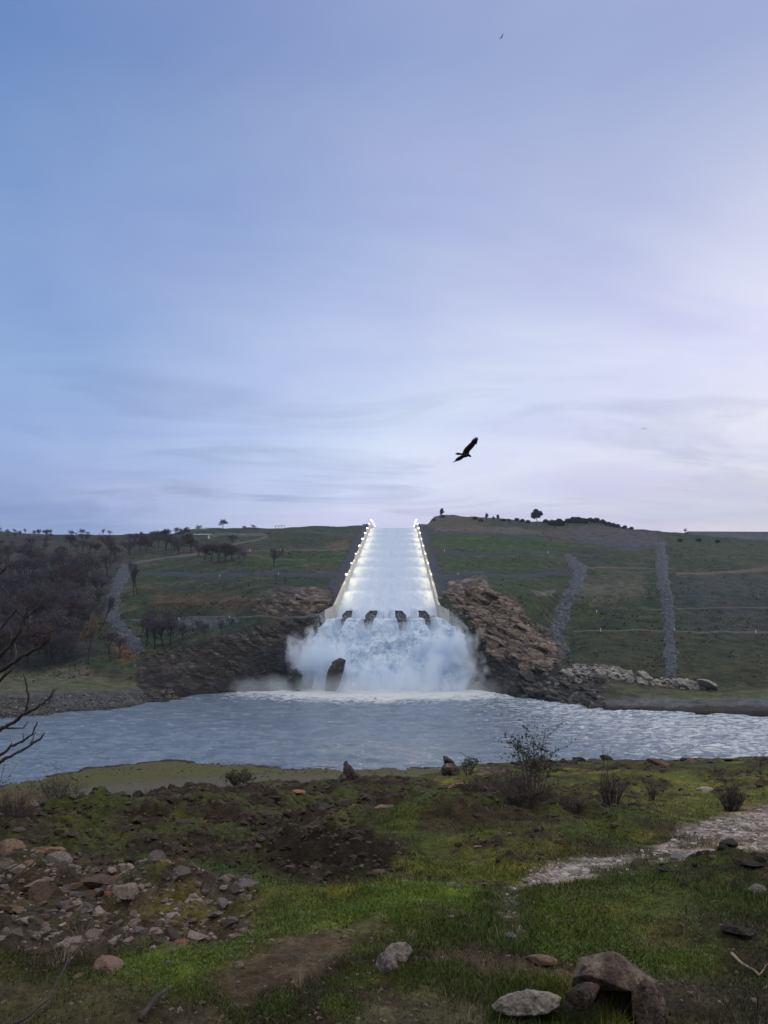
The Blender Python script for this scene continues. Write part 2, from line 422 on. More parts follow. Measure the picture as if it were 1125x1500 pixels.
def far_at(x, y):
    """the point of the hillside seen at photo pixel (x, y)"""
    x = np.atleast_1d(np.asarray(x, float)); y = np.atleast_1d(np.asarray(y, float))
    ci = np.clip(np.interp(x, fx, np.arange(len(fx))), 0, len(fx) - 1.001)
    cr = np.interp(x, CREST[:, 0], CREST[:, 1])
    ri = np.clip((y - cr) / (YLOW - cr), 0, .9999) * (FR - 1)
    c0 = ci.astype(int); r0 = ri.astype(int); a = (ci - c0)[:, None]; b = (ri - r0)[:, None]
    return FP[r0, c0] * (1 - a) * (1 - b) + FP[r0, c0 + 1] * a * (1 - b) + FP[r0 + 1, c0] * (1 - a) * b + FP[r0 + 1, c0 + 1] * a * b

def strip(name, pts, lift, mat, rough=0.0, rseed=0, step=2.0, nw=7, **kw):
    """a band of ground along a line, draped on the hillside; pts = (x, y, width) in photo pixels"""
    pts = np.asarray(pts, float)
    seg = np.hypot(np.diff(pts[:, 0]), np.diff(pts[:, 1])); s = np.concatenate([[0], np.cumsum(seg)])
    n = max(4, int(s[-1] / step)); q = np.linspace(0, s[-1], n)
    x, y, w = [np.interp(q, s, pts[:, k]) for k in range(3)]
    dx, dy = np.gradient(x), np.gradient(y); L = np.hypot(dx, dy); nx, ny = -dy / L, dx / L
    v = np.linspace(-.5, .5, nw)
    jit = (1 + .22 * fbm(q / 6, q * 0, rseed, 3, rseed)[:, None]) * (1 + (.3 * fbm(q[:, None] / 3, np.sign(v)[None] * 3 + 0 * q[:, None], rseed, 3, rseed + 2) if rough else 0))
    gx = x[:, None] + nx[:, None] * w[:, None] * v * jit; gy = y[:, None] + ny[:, None] * w[:, None] * v * jit
    P = far_at(gx.ravel(), gy.ravel())
    e = np.broadcast_to(1 - (np.abs(v) * 2) ** 4, gx.shape).ravel()
    P[:, 2] += lift * e - .12 * (1 - e) + .02
    if rough:
        P[:, 2] += rough * e * ridged(P[:, 0] / 2.2, P[:, 1] / 2.2, 0, 3, 61 + rseed)
        P[:, 1] -= rough * e * fbm(P[:, 0] / 1.7, P[:, 2] / 1.7, 0, 2, 65 + rseed)
    f = grid_faces(n, nw)
    return link(name, np_mesh(name, P, f, True), mat, **kw)

ROADS = [
 ('gravel_road', [(206, 842, 4), (250, 842, 5), (300, 842, 6), (400, 843, 7), (455, 843, 6), (494, 840, 6)], 'gravel_road'),
 ('gravel_road', [(192, 907, 2), (240, 905, 2.2), (300, 904.5, 2.2), (380, 904, 2.5), (450, 903, 4), (478, 897, 6)], 'pale_road'),
 ('gravel_road', [(182, 829, 4), (205, 822, 4), (235, 816, 3), (275, 812, 3), (302, 808, 4), (318, 803, 4), (340, 797, 4), (360, 792, 3), (378, 789, 4), (391, 784.5, 4), (383, 782, 3), (355, 783, 3), (320, 785, 2.5), (285, 791, 2.5)], 'pale_road'),
 ('gravel_road', [(340, 805, 2), (400, 805, 2), (470, 806, 1.8), (510, 803, 2)], 'tan_road'),
 ('gravel_road', [(362, 814, 1.6), (400, 818, 1.6), (450, 823, 1.6)], 'tan_road'),
 ('gravel_road', [(466, 783, 3), (500, 784, 3.5), (536, 786, 4)], 'gravel_road'),
 ('gravel_road', [(617, 780, 5), (660, 782, 4), (720, 785, 3.5), (800, 792, 3)], 'gravel_road'),
 ('gravel_road', [(632, 808, 4), (700, 809, 3.5), (760, 810, 2.5), (835, 811, 2), (900, 812, 2)], 'gravel_road'),
 ('gravel_road', [(645, 845, 7), (700, 843, 6), (760, 842, 6), (848, 840, 5)], 'gravel_road'),
 ('gravel_road', [(840, 925, 2.2), (960, 924.5, 2.2), (1125, 925, 2.5), (1400, 925, 3)], 'pale_road'),
 ('gravel_road', [(990, 843.5, 5), (1050, 841, 4.5), (1125, 837, 4), (1400, 830, 4)], 'tan_road'),
 ('gravel_road', [(950, 893, 1.2), (1125, 893, 1.5), (1400, 893, 1.5)], 'pale_road'),
 ('gravel_road', [(860, 832, 2), (930, 832, 2), (990, 836, 2)], 'tan_road'),
]
for k, (nm, pts, mt) in enumerate(ROADS): strip(nm, pts, .35, M[mt], 0, k + 1, kind='structure')
for sg in (-1, 1):      # gravel tracks behind the chute walls
    q = np.linspace(428, 905, 120); offs = np.linspace(HW + 1.7, HW + 9, 8)
    P = np.zeros((120, 8, 3)); P[..., 1] = q[:, None]; P[..., 0] = chX(q)[:, None] + sg * (offs + (offs - HW - 1.7) * (.25 * fbm(q / 9, q * 0, sg, 3, 7) - .75 * sm(480, 428, q))[:, None])
    P[..., 2] = chZ(q)[:, None] + WH - .55 + .25 * fbm(P[..., 0] / 4, P[..., 1] / 4, 0, 3, 12)
    fcs = grid_faces(120, 8)
    link('gravel_road', np_mesh('gravel_road', P, fcs if sg > 0 else fcs[:, ::-1], True), M['gravel_road'], kind='structure')

CH = [
 ([(186, 829, 20), (177, 850, 20), (167, 875, 21), (162, 898, 22), (167, 908, 23), (181, 925, 23), (198, 945, 18), (207, 958, 12)], 'grey riprap drainage channel bending down the left hillside beside the bare wood'),
 ([(828, 810, 9), (838, 822, 15), (850, 836, 18), (846, 850, 20), (834, 875, 22), (822, 905, 24), (814, 922, 24), (815, 928, 14), (822, 945, 17), (832, 962, 12)], 'blue grey riprap drainage channel with a kink right of the brown outcrop'),
 ([(967, 796, 17), (970, 840, 20), (975, 870, 21), (980, 900, 22), (981, 924, 20), (980, 930, 13), (982, 950, 20), (983, 984, 20), (983, 990, 16)], 'straight blue grey riprap drainage channel down the far right hillside'),
]
for k, (pts, lb) in enumerate(CH):
    strip('drainage_channel', pts, .55, M['riprap'], .8, 20 + k, 1.0, 22, label=lb, cat='drainage channel', group='riprap drainage channels on the hillside')
strip('riprap_bank', [(215, 916, 12), (260, 914, 14), (310, 912, 14), (352, 907, 6)], .6, M['riprap'], .8, 31, 1.0, 18, label='grey riprap stone bank below the pale road on the left hillside', cat='stone bank')

# ------------------------------------------------------------------ spillway chute
ch = link('spillway_chute', None, loc=(chX(LIPD), LIPD, float(chZ(LIPD))), label='long pale concrete spillway chute running up the hill between lamp lit walls', cat='spillway')
O0 = Vector(ch.location)
def rel_(P): return np.asarray(P) - np.array(O0)
ds = np.concatenate([np.arange(LIPD - 2, BRK, 14.0), np.arange(BRK, 1300, 14.0), [1300]])
P = np.zeros((len(ds), 2, 3)); P[..., 1] = ds[:, None]; P[:, 0, 0] = chX(ds) - HW - .2; P[:, 1, 0] = chX(ds) + HW + .2; P[..., 2] = chZ(ds)[:, None]
link('floor', np_mesh('floor', rel_(P), grid_faces(len(ds), 2), False), M['concrete2'], ch)
def wallmesh(sg):
    prof = [(HW, -2.5), (HW, WH), (HW + .9, WH), (HW + .9, WH - .6), (HW + 1.5, WH - .6), (HW + 1.5, -2.5)]
    P = np.zeros((len(ds), len(prof), 3))
    for k, (o, h) in enumerate(prof):
        P[:, k, 0] = chX(ds) + sg * o; P[:, k, 1] = ds; P[:, k, 2] = chZ(ds) + h
    f = grid_faces(len(ds), len(prof)); n = len(prof); L = len(ds) - 1
    f = np.concatenate([f, [[0, 1, 2, 5]], [[2, 3, 4, 5]]])
    return np_mesh('side_wall', rel_(P), f, False)
for sg in (-1, 1): link('side_wall', wallmesh(sg), M['concrete'], ch)
# flared wing walls at the lip
def wing(sg, name):
    mb = MB(); z = float(chZ(LIPD)); x0 = chX(LIPD) + sg * (HW + .05); 
    a = Vector((x0, LIPD - 2.2, z)); b = Vector((x0 + sg * 5.2, LIPD - (13 if sg > 0 else 9), z - 1)); c = Vector((x0 + sg * 15, LIPD - 16, z - 4)) if sg > 0 else Vector((x0 + sg * 8.5, LIPD - 2.5, z - 2))
    t = Vector((0, 1.4, 0))
    def slab(p, q, hp, hq, lp, lq):
        mb.hexa([p + Vector((0, 0, lp)), q + Vector((0, 0, lq)), q + t + Vector((0, 0, lq)), p + t + Vector((0, 0, lp)), p + Vector((0, 0, hp)), q + Vector((0, 0, hq)), q + t + Vector((0, 0, hq)), p + t + Vector((0, 0, hp))])
    slab(a, b, WH - .02, 5.2, -5, -6)
    m1 = mb.mesh(name); mb = MB(); 
    slab(b + Vector((sg * .02, .25, 0)), c, 5.1, -1.0 if sg > 0 else 4.5, -6, -8); m2 = mb.mesh(name)
    for m in (m1, m2):
        for v in m.vertices: v.co -= O0
    return m1, m2
for sg in (-1, 1):
    m1, m2 = wing(sg, 'wing_wall'); link('wing_wall', m1, M['concrete'], ch); link('wing_wall', m2, M['concrete2'], ch)
DENT = [(501, 522, -1), (535, 559, -1), (572, 595, 1), (607, 629.5, 1)]
for xa, xb, side in DENT:
    d0, d1 = LIPD - 4, LIPD + 6
    def q(x, y, d): 
        p = wpt(x, y, LIPD - 4); return Vector((p[0], d, p[2])) - O0
    cut = 6.5
    if side < 0: outl = [(xa, 919), (xb, 919), (xb, 894.5), (xa + cut, 894.5), (xa, 901)]
    else: outl = [(xa, 919), (xb, 919), (xb, 901), (xb - cut, 894.5), (xa, 894.5)]
    mb = MB(); n = len(outl)
    vs = [q(x, y, d0) for x, y in outl] + [q(x, y, d1) - Vector((0, 0, 0)) for x, y in outl]
    mb.add(vs, [tuple(range(n)), tuple(range(2 * n - 1, n - 1, -1))] + [(i, n + i, n + (i + 1) % n, (i + 1) % n) for i in range(n)])
    link('dentate', mb.mesh('dentate'), M['dentate'], ch)

# ------------------------------------------------------------------ white water
def mat_foam(name, base, streak, lo, hi, vec_scale, scale, dark=.5, rough=.45, bd=.3):
    t = NT(name); P = t.mapping(t.obj(), vec_scale)
    n = t.noise(scale, 7, .65, P, .4); n2 = t.noise(scale * .23, 4, .6, P)
    f = t.mapr(n, lo, hi, 0, 1); g = t.mapr(n2, .35, .65, 0, 1)
    c = t.mix(t.math('MULTIPLY', f, t.math('ADD', t.math('MULTIPLY', g, dark), 1 - dark)), base, streak)
    return t.pbsdf(Base_Color=c, Roughness=rough, Specular_IOR_Level=.3, Normal=t.bump(n, bd))
M['chutewater'] = mat_foam('chute_foam', (.40, .50, .66), (.54, .63, .77), .3, .75, (1.0, .06, .1), .5, .5, .5, .15)  # blue of the skylight is mixed into the foam colour
M['fallwater'] = mat_foam('fall_foam', (.28, .42, .64), (.70, .83, .98), .30, .56, (1, 1, .28), .3, .25, .5, .9)  # skylight blue put into the colour of the white water
AER = [480, 544, 605, 672, 722, 774, 820, 856, 890]
dq = np.concatenate([np.arange(LIPD - 4, 520, 1.0), np.arange(520, BRK, 1.8), np.arange(BRK, 1300, 12)])
uq = np.linspace(-1, 1, 90)
Xq = chX(dq)[:, None] + uq * (HW - .03); Yq = np.broadcast_to(dq[:, None], Xq.shape).copy()
Zq = chZ(dq)[:, None] + 1.6 + 0 * Xq
wav = 9 * (1 - np.abs(uq) ** 2) * fbm(uq * 2.2 + 4, uq * 0, 0, 3, 71)
for k, a_ in enumerate(AER):
    line = a_ + 5 * fbm(uq * 2.5 + k * 7, uq * 0 + k, k, 3, 72) * (1 - uq ** 2) * 1.6 + 2.0 * np.sin(uq * 9 + k)
    t = (Yq - line)     # water thickens just downstream of each aerator slot
    Zq += np.where(t > 0, .35 * np.exp(-t / 18) * sm(0, 1.2, t), 0) * -1
    Zq += np.where(t <= 0, .32 * np.exp(t / 14), 0)
Zq += .16 * fbm(Xq / 3, Yq / 9, 0, 3, 74)
lip = sm(LIPD + 6, LIPD - 4, Yq)
dents = np.zeros_like(Xq)
for xa, xb, side in DENT:
    ca = ((xa + xb) / 2 - side * (xb - xa) * .30 - CX) / F * (LIPD - 4); wa = (xb - xa) / 2 / F * LIPD
    dents = np.maximum(dents, 1 - sm(wa * .3, wa * .8, np.abs(Xq - ca)))
Zq += sm(LIPD + 22, LIPD + 3, Yq) * (dents * 2.7 - (1 - dents) * 1.6) 
link('chute_water', np_mesh('chute_water', np.stack([Xq, Yq, Zq], -1), grid_faces(*Xq.shape), True), M['chutewater'], label='smooth white water sheet rushing down the spillway chute', cat='water', kind='stuff')

# falling water: body sheet and jets over the dentates
def fall_sheet(xl, xr, d0, z0, d1, z1, wl, wr, R, Cn, amp, seed, ex=.62):
    s = np.linspace(0, 1, R)[:, None]; u = np.linspace(0, 1, Cn)[None, :]
    xt = xl + (xr - xl) * u; xb = wl + (wr - wl) * u
    e = s ** 1.0
    Xs = xt + (xb - xt) * (e ** .42); Ys = d0 + (d1 - d0) * (s ** ex) + 0 * u; Zs = z0 + (z1 - z0) * (s ** 1.5) + 0 * u
    Xs = Xs + (u * 2 - 1) ** 3 * 3.5 * fbm(s * 7, u * 3, 1, 4, seed + 9) * sm(0, .2, s)
    k = sm(0, .2, s); gap = np.zeros_like(u)
    for xa, xb, side in DENT:
        w_ = xb - xa; pa, pb = (xa - 1, xa + w_ * .58) if side < 0 else (xb - w_ * .58, xb + 1)
        Xt = (xt / d0 * F + CX); gap = np.maximum(gap, sm(pa - 2, pa + 2, Xt) * sm(pb + 2, pb - 2, Xt))
    Zs = Zs - gap * 7.0 * (1 - s) ** 2 - .5 * (1 + fbm(u * 40, s * 0, 0, 3, seed + 20)) * (1 - s) ** 3
    n = ridged(Xs / 5, Zs / 17, Ys / 6, 5, seed) * .6 - ridged(Xs / 7, Zs / 9, Ys / 7, 5, seed + 3) * .8 + .15 * fbm(Xs / 1.6, Zs / 5, Ys / 2, 3, seed + 4); n2 = fbm(Xs / 18, Zs / 18, Ys / 18, 3, seed + 5)
    Ys = Ys - amp * k * (n * .9 + n2 * 1.6); Zs = Zs + amp * .5 * k * n * sm(1, .8, s)
    return np.stack([Xs, Ys, Zs], -1)
cx = chX(LIPD)
P = fall_sheet(cx - HW - 1.5, cx + HW + 3, LIPD - 4.6, 35.9, 376, -.5, cx - 40, cx + 41, 260, 520, 2.6, 81)
link('waterfall', np_mesh('waterfall', P, grid_faces(260, 520), True), M['fallwater'], label='broad white cascade tumbling from the spillway lip into the river', cat='waterfall', kind='stuff')
for k, (xa, xb, side) in enumerate(DENT):
    w = (xb - xa)
    a0, b0 = (xa + w * .66, xb + 3) if side < 0 else (xa - 3, xb - w * .66)
    if k == 3: a0 -= 4
    Xa = (a0 - CX) / F * 405.6; Xb = (b0 - CX) / F * 405.6; m = (Xa + Xb) / 2
    s = np.linspace(0, 1, 40)[:, None]; u = np.linspace(-1, 1, 36)[None, :]
    wd = (Xb - Xa) / 2 * (.6 + .45 * s ** .8)
    Xs = m + wd * u + .25 * fbm(u * 3, s * 4, k, 3, 91); Ys = 405.2 - 4.5 * s - 1.1 * (1 - u ** 2) - .6 * ridged(u * 4, s * 2.0, k, 3, 92)
    Zs = 40.1 - 9.5 * s ** 1.35 - .9 * u ** 2 * (1 - s) 
    link('water_jet', np_mesh('water_jet', np.stack([Xs, Ys, Zs + 0 * Xs], -1), grid_faces(40, 36), True), M['fallwater'],
         label='white water curtain pouring over a dark dentate block at the spillway lip', cat='water jet', group='water curtains over the dentates', kind='stuff')

# ------------------------------------------------------------------ lamps
lamp_mb = MB(); 
post = MB(); post.tube([(0, 0, 0), (0, 0, 4.4)], [.16, .10], 6); post.tube([(0, 0, 4.35), (.75, 0, 4.6)], [.08, .07], 5)
post_me = post.mesh('post'); post_me.materials.append(M['metal'])
hd = MB(); _b = bmesh.new(); bmesh.ops.create_icosphere(_b, subdivisions=2, radius=.55); hd.add([(v.co.x * 1.1 + .85, v.co.y, v.co.z * .8 + 4.5) for v in _b.verts], [[v.index for v in f.verts] for f in _b.faces]); _b.free(); (lambda *_: 0)([(.35, -.7, 4.1), (1.35, -.7, 4.0), (1.35, .7, 4.0), (.35, .7, 4.1), (.45, -.6, 5.0), (1.25, -.6, 4.9), (1.25, .6, 4.9), (.45, .6, 5.0)])
head_me = hd.mesh('lamp_head'); head_me.materials.append(M['lamp'])
head_dim = head_me.copy(); head_dim.materials.clear(); head_dim.materials.append(mat_emit('lamp_glow_dim', (1, .97, .85), 3.5))
LD = [486, 537, 590, 643, 697, 750, 801, 853, 905, 955, 1010, 1070, 1135]
for sg in (-1, 1):
    side = 'left' if sg < 0 else 'right'
    for i, d in enumerate(LD):
        o = link('chute_lamp', None, loc=(chX(d) + sg * (HW + .45), d, float(chZ(d)) + WH), label='lit white floodlight on a short post along the %s chute wall' % side, cat='lamp', group='floodlights along the %s chute wall' % side)
        if sg > 0: o.rotation_euler.z = math.pi
        p_ = link('post', post_me, None, o)
        dim = (sg > 0 and i < 5) or (sg < 0 and i in (1, 2))
        link('lamp_head', head_dim if dim else head_me, None, o)
        L = bpy.data.lights.new('flood', 'SPOT'); L.energy = 6000 if d < 920 else 4000; L.color = (1, .86, .5); L.spot_size = math.radians(112); L.spot_blend = 1.0; L.shadow_soft_size = .6
        lo = bpy.data.objects.new('flood', L); COL.objects.link(lo); lo.parent = o
        lo.location = (1.0, 0, 3.8)
        tgt = Vector((13, -22 if sg < 0 else 22, -11.5)); lo.rotation_euler = (tgt - lo.location).to_track_quat('-Z', 'Y').to_euler()

# ------------------------------------------------------------------ river
def mat_water():
    t = NT('river_water'); P = t.obj()
    n1 = t.noise(.16, 5, .6, t.mapping(P, (.8, 1.5, 1)), .6); n2 = t.noise(.95, 5, .65, t.mapping(P, (.55, 1.4, 1)), .8); n3 = t.noise(4.0, 3, .6, P)
    b = t.bump(n3, .05, .8, t.bump(n2, .30, 1.0, t.bump(n1, .5)))
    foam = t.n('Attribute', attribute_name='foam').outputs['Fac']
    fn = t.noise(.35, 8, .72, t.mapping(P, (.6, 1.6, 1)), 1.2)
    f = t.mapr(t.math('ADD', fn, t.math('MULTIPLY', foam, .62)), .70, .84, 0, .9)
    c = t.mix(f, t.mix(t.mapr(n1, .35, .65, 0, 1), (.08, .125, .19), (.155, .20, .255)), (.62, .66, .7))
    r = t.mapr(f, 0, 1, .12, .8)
    return t.pbsdf(Base_Color=c, Roughness=r, IOR=1.42, Specular_IOR_Level=.5, Normal=b)
M['water'] = mat_water()
wxs = np.concatenate([np.arange(-420, -20, 12.0), np.arange(-20, 1150, 3.0), np.arange(1150, 1600, 12.0)])
wds = HC * F / (np.concatenate([np.linspace(1004, 1160, 240), np.linspace(1163, 1240, 12)]) - HY)
Dg = np.broadcast_to(wds[:, None], (len(wds), len(wxs))); Xg = (wxs[None, :] - CX) / F * Dg
wave = .42 * fbm(Xg / 11, Dg / 5, 0, 5, 101) * (1 + .7 * fbm(Xg / 40, Dg / 30, 0, 2, 104)) + .2 * ridged(Xg / 4, Dg / 1.8, 0, 3, 102)
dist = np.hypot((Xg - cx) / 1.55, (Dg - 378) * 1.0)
foam = np.maximum(np.clip(1 - dist / 75, 0, 1) ** .9, .14 + .26 * sm(-10, 90, Xg + .25 * (Dg - 300)))  # foam near the falls; the rise to the right paints in brighter sky reflection
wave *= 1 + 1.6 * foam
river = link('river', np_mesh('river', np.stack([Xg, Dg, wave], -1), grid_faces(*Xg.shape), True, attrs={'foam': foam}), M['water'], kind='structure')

# ------------------------------------------------------------------ near bank
NCREST = np.array([(-700, 1196), (0, 1186), (60, 1184), (110, 1180), (170, 1170), (215, 1162), (300, 1150), (350, 1150), (420, 1148), (500, 1144), (560, 1142), (610, 1136), (640, 1128), (690, 1119), (800, 1115), (900, 1113), (1125, 1110), (1800, 1106)], float)
def near_d(y): return 1.65 / ((y - HY) / F - .14)
nx = np.concatenate([np.arange(-3100, -300, 50.0), np.arange(-300, -60, 6.0), np.arange(-60, 1190, 2.6), np.arange(1190, 1430, 6.0), np.arange(1430, 4200, 50.0)])
NR = 300
ncr = np.interp(nx, NCREST[:, 0], NCREST[:, 1])
tt = np.linspace(0, 1, NR) ** 1.25
YB = 1530.0
NXX = np.broadcast_to(nx, (NR, len(nx))).copy(); NYY = ncr[None, :] + (YB - ncr[None, :]) * tt[:, None]
NP = wpt(NXX, NYY, near_d(NYY))
def nplane(x, y): 
    d = near_d(y); return np.array([(x - CX) / F * d, d])
def near_relief(X, Y, px, py):
    wxn = px + 14 * fbm(X / .9, Y / .9, 0, 4, 111) * 6 / np.maximum(Y, 3); wyn = py + 9 * fbm(X / .9, Y / .9, 4, 4, 112) * 6 / np.maximum(Y, 3)
    def bumpz(x, y, rx, ry, h):
        c = nplane(x, y); return h * np.exp(-((X - c[0]) / rx) ** 2 - ((Y - c[1]) / ry) ** 2)
    z = 0
    nzb = 1 + .5 * fbm(X / .6, Y / .6, 0, 3, 118)
    for a in ((350, 1250, .9, .55, .14), (430, 1262, .9, .5, .2), (520, 1264, .7, .5, .2), (580, 1266, .5, .45, .1), (130, 1325, 1.6, .9, .2), (20, 1290, 1.0, 1.0, .16), (270, 1335, .8, .6, .14),
              (660, 1205, .9, .6, .28), (740, 1190, 1.6, .9, .18), (850, 1205, 1.4, .5, .2), (1060, 1370, .35, .25, .12), (1090, 1290, 1.0, .5, .15), (560, 1160, 2.0, .8, .2), (300, 1185, 1.8, .8, .22), (150, 1200, 1.6, .8, .2), (640, 1300, 1.0, .5, -.08), (250, 1250, 1.4, .8, -.18)):
        z = z + bumpz(*a) * nzb
    return z, wxn, wyn
RUBBLE = [(-700, 1180), (180, 1155), (300, 1140), (420, 1140), (560, 1135), (640, 1150), (600, 1180), (480, 1195), (570, 1230), (610, 1262), (545, 1295), (400, 1290), (290, 1255), (190, 1238), (0, 1245), (-700, 1260)]
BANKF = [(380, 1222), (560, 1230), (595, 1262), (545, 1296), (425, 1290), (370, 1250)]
PILE = [(-300, 1248), (170, 1246), (270, 1285), (385, 1312), (378, 1372), (255, 1408), (110, 1402), (-300, 1400)]
PATH = [(1400, 1150), (1125, 1186), (1060, 1194), (1000, 1214), (955, 1238), (880, 1250), (800, 1264), (762, 1288), (765, 1302), (800, 1300), (900, 1282), (1000, 1268), (1060, 1258), (1125, 1252), (1400, 1240)]
PATH2 = [(770, 1285), (735, 1315), (728, 1345), (742, 1372), (762, 1370), (765, 1335), (790, 1305)]
RUBR = [(685, 1140), (840, 1150), (960, 1175), (1010, 1190), (900, 1200), (820, 1215), (700, 1205)]
DIRT = [(290, 1440), (380, 1400), (480, 1366), (560, 1362), (585, 1385), (530, 1405), (470, 1428), (400, 1450), (330, 1470)]
px, py = NXX, NYY
z0, wxn, wyn = near_relief(NP[..., 0], NP[..., 1], px, py)
X, Y = NP[..., 0], NP[..., 1]
mrub = np.maximum(polymask(wxn, wyn, RUBBLE, 14), polymask(wxn, wyn, RUBR, 12) * .8); mpile = polymask(wxn, wyn, PILE, 16)
mclod = sm(.08, .4, fbm(X / 1.25, Y / 1.0, 0, 5, 171)) * sm(1310, 1270, wyn) * sm(1108, 1130, wyn + 8); mpath = np.maximum(polymask(wxn, wyn, PATH, 11), polymask(wxn, wyn, PATH2, 14) * .6)
mdirt = polymask(wxn, wyn, DIRT, 16)
edge = sm(0, .06, tt)[:, None]
mclod = mclod * (1 - np.clip(mpath * 1.3, 0, 1)); mrub = np.maximum(mrub, mclod * .9)
rough = np.clip(mrub + mpile * .8, 0, 1)
fade = np.clip(9 / Y, .5, 1.3)
NP[..., 2] += z0 * edge + (.13 * fbm(X / 1.7, Y / 1.7, 0, 4, 121) + .035 * fbm(X / .35, Y / .35, 0, 3, 122) + .010 * fbm(X / .07, Y / .07, 0, 2, 123)) * (.35 + .65 * edge) * (1 - .5 * mpath)
NP[..., 2] += rough * (.17 * ridged(X / .6, Y / .6, 0, 4, 124) + .05 * fbm(X / .16, Y / .16, 0, 3, 125) - .03)
# cover
n1 = fbm(X / 1.5, Y / 1.5, 0, 5, 131); n2 = fbm(X / .5, Y / .5, 0, 4, 132); n3 = fbm(X / .15, Y / .15, 0, 3, 133)
ncol = np.zeros(NP.shape) + C(.046, .062, .016)
ncol = lay(ncol, sm(.0, .55, n1 + .3 * n2), C(.12, .118, .022))
ncol = lay(ncol, sm(.05, .45, fbm(X / .9, Y / .9, 3, 5, 135)) * .85, C(.040, .031, .02))
ncol = lay(ncol, sm(.2, .5, n2 + .5 * n3) * .75, C(.024, .019, .013))
def npm(poly, s): return polymask(wxn, wyn, poly, s)
NEARPOLY = [
 ([(690, 1230), (800, 1222), (860, 1250), (760, 1280), (640, 1300), (560, 1300), (600, 1260)], 30, (.105, .115, .024), .55),
 ([(380, 1190), (470, 1195), (520, 1215), (440, 1225), (380, 1215)], 14, (.09, .08, .025), .6),
 ([(860, 1140), (1125, 1135), (1400, 1135), (1400, 1180), (960, 1195), (880, 1170)], 14, (.115, .128, .026), .7),
 ([(160, 1420), (300, 1385), (420, 1365), (600, 1310), (700, 1290), (700, 1345), (600, 1360), (480, 1372), (380, 1400), (280, 1445), (160, 1450)], 22, (.105, .15, .022), .75),
 ([(800, 1330), (1000, 1330), (1050, 1420), (960, 1430), (880, 1400), (780, 1400)], 22, (.08, .108, .02), .7),
 ([(200, 1250), (330, 1262), (440, 1300), (400, 1330), (260, 1290)], 20, (.028, .06, .018), .7),
 ([(-300, 1430), (140, 1455), (310, 1470), (340, 1540), (-300, 1540)], 20, (.058, .047, .028), .75),
 ([(540, 1465), (640, 1455), (730, 1475), (720, 1540), (520, 1540)], 22, (.075, .062, .052), .6),
 ([(640, 1400), (760, 1405), (860, 1425), (840, 1450), (700, 1440), (640, 1425)], 14, (.06, .045, .032), .8),
 ([(955, 1425), (1040, 1432), (1130, 1445), (1500, 1445), (1500, 1540), (975, 1540)], 18, (.036, .028, .023), .85),
 ([(1040, 1350), (1110, 1355), (1125, 1400), (1060, 1405)], 14, (.035, .027, .022), .7),
 ([(940, 1360), (1040, 1350), (1050, 1375), (950, 1385)], 14, (.055, .042, .03), .6),
]
for poly, s, c, k in NEARPOLY: ncol = lay(ncol, npm(poly, s) * k, C(*c))
ncol = lay(ncol, mdirt * (.35 + .5 * sm(-.3, .3, n2 + n1)), C(.088, .068, .045))
ncol = lay(ncol, mrub * (.3 + .7 * sm(-.35, .25, n1 + n2)), C(.028, .022, .016))
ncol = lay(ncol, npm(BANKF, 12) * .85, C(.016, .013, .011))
ncol = lay(ncol, mpile * (.5 + .5 * sm(-.5, .3, n2)), C(.05, .042, .034))
pc = C(.105, .085, .072) + sm(-.4, .6, n3 + n2 * .6)[..., None] * C(.2, .19, .185)
mpath = mpath * np.clip(.5 + .5 * sm(-.3, .25, n2 + .8 * n1) + .2 * sm(980, 1080, px), 0, 1)
ncol = lay(ncol, mpath, pc)
GRASSM = np.clip(1 - np.maximum.reduce([mrub * 1.0, mpile * .95, mpath * 1.1, mdirt * 1.1]) - sm(.15, .55, n2 + .5 * n3) * .6, 0, 1)
for poly in (NEARPOLY[6][0], NEARPOLY[7][0], NEARPOLY[8][0], NEARPOLY[9][0]): GRASSM *= 1 - .8 * npm(poly, 16)

# drop from the brow to the terrace and the river
sx = np.array([(-700, 150), (-100, 166), (0, 176), (60, 182), (100, 190), (190, 199), (250, 202), (370, 197), (500, 192), (650, 194), (1800, 194)], float)
shore = np.interp(nx, sx[:, 0], sx[:, 1]) + 1.6 * fbm(nx / 14, nx * 0, 0, 4, 140)
rowsP, rowsC = [], []
c0 = NP[0]
def terr_row(D):
    x = (nx - CX) / F * D; z = 2.7 * sm(0, 16, shore - D) - 3.5 * sm(0, 20, D - shore) + .35 * fbm(x / 12, D / 12, 0, 4, 141) * sm(-4, 10, shore - D)
    return np.stack([x, D + 0 * x, z], -1)
T0 = terr_row(np.full_like(nx, 112.0))
for s in np.linspace(0, 1, 22)[1:-1]:
    D = c0[:, 1] + (112 - c0[:, 1]) * s ** 1.4
    x = (nx - CX) / F * D
    q = ((D - c0[:, 1]) / (112 - c0[:, 1])) ** .92
    zz = c0[:, 2] + (T0[:, 2] - c0[:, 2]) * q - .25 * np.minimum((D - c0[:, 1]) * .6, 2.0) + .3 * fbm(x / 3, D / 3, 0, 3, 142)
    rowsP.append(np.stack([x, D, zz], -1))
for s in np.linspace(0, 1, 90):
    D = 112 + (shore + 22 - 112) * s
    rowsP.append(terr_row(D))
TP = np.stack(rowsP)
tpy = HY + F * (HC - TP[..., 2]) / TP[..., 1]; tpx = np.broadcast_to(nx, tpy.shape)
wtx = tpx + 8 * fbm(TP[..., 0] / 8, TP[..., 1] / 8, 0, 4, 143); wty = tpy + 2.5 * fbm(TP[..., 0] / 8, TP[..., 1] / 8, 3, 4, 144)
tn = fbm(TP[..., 0] / 7, TP[..., 1] / 4, 0, 5, 145) * 1.5
tcol = np.zeros(TP.shape) + C(.06, .068, .032)
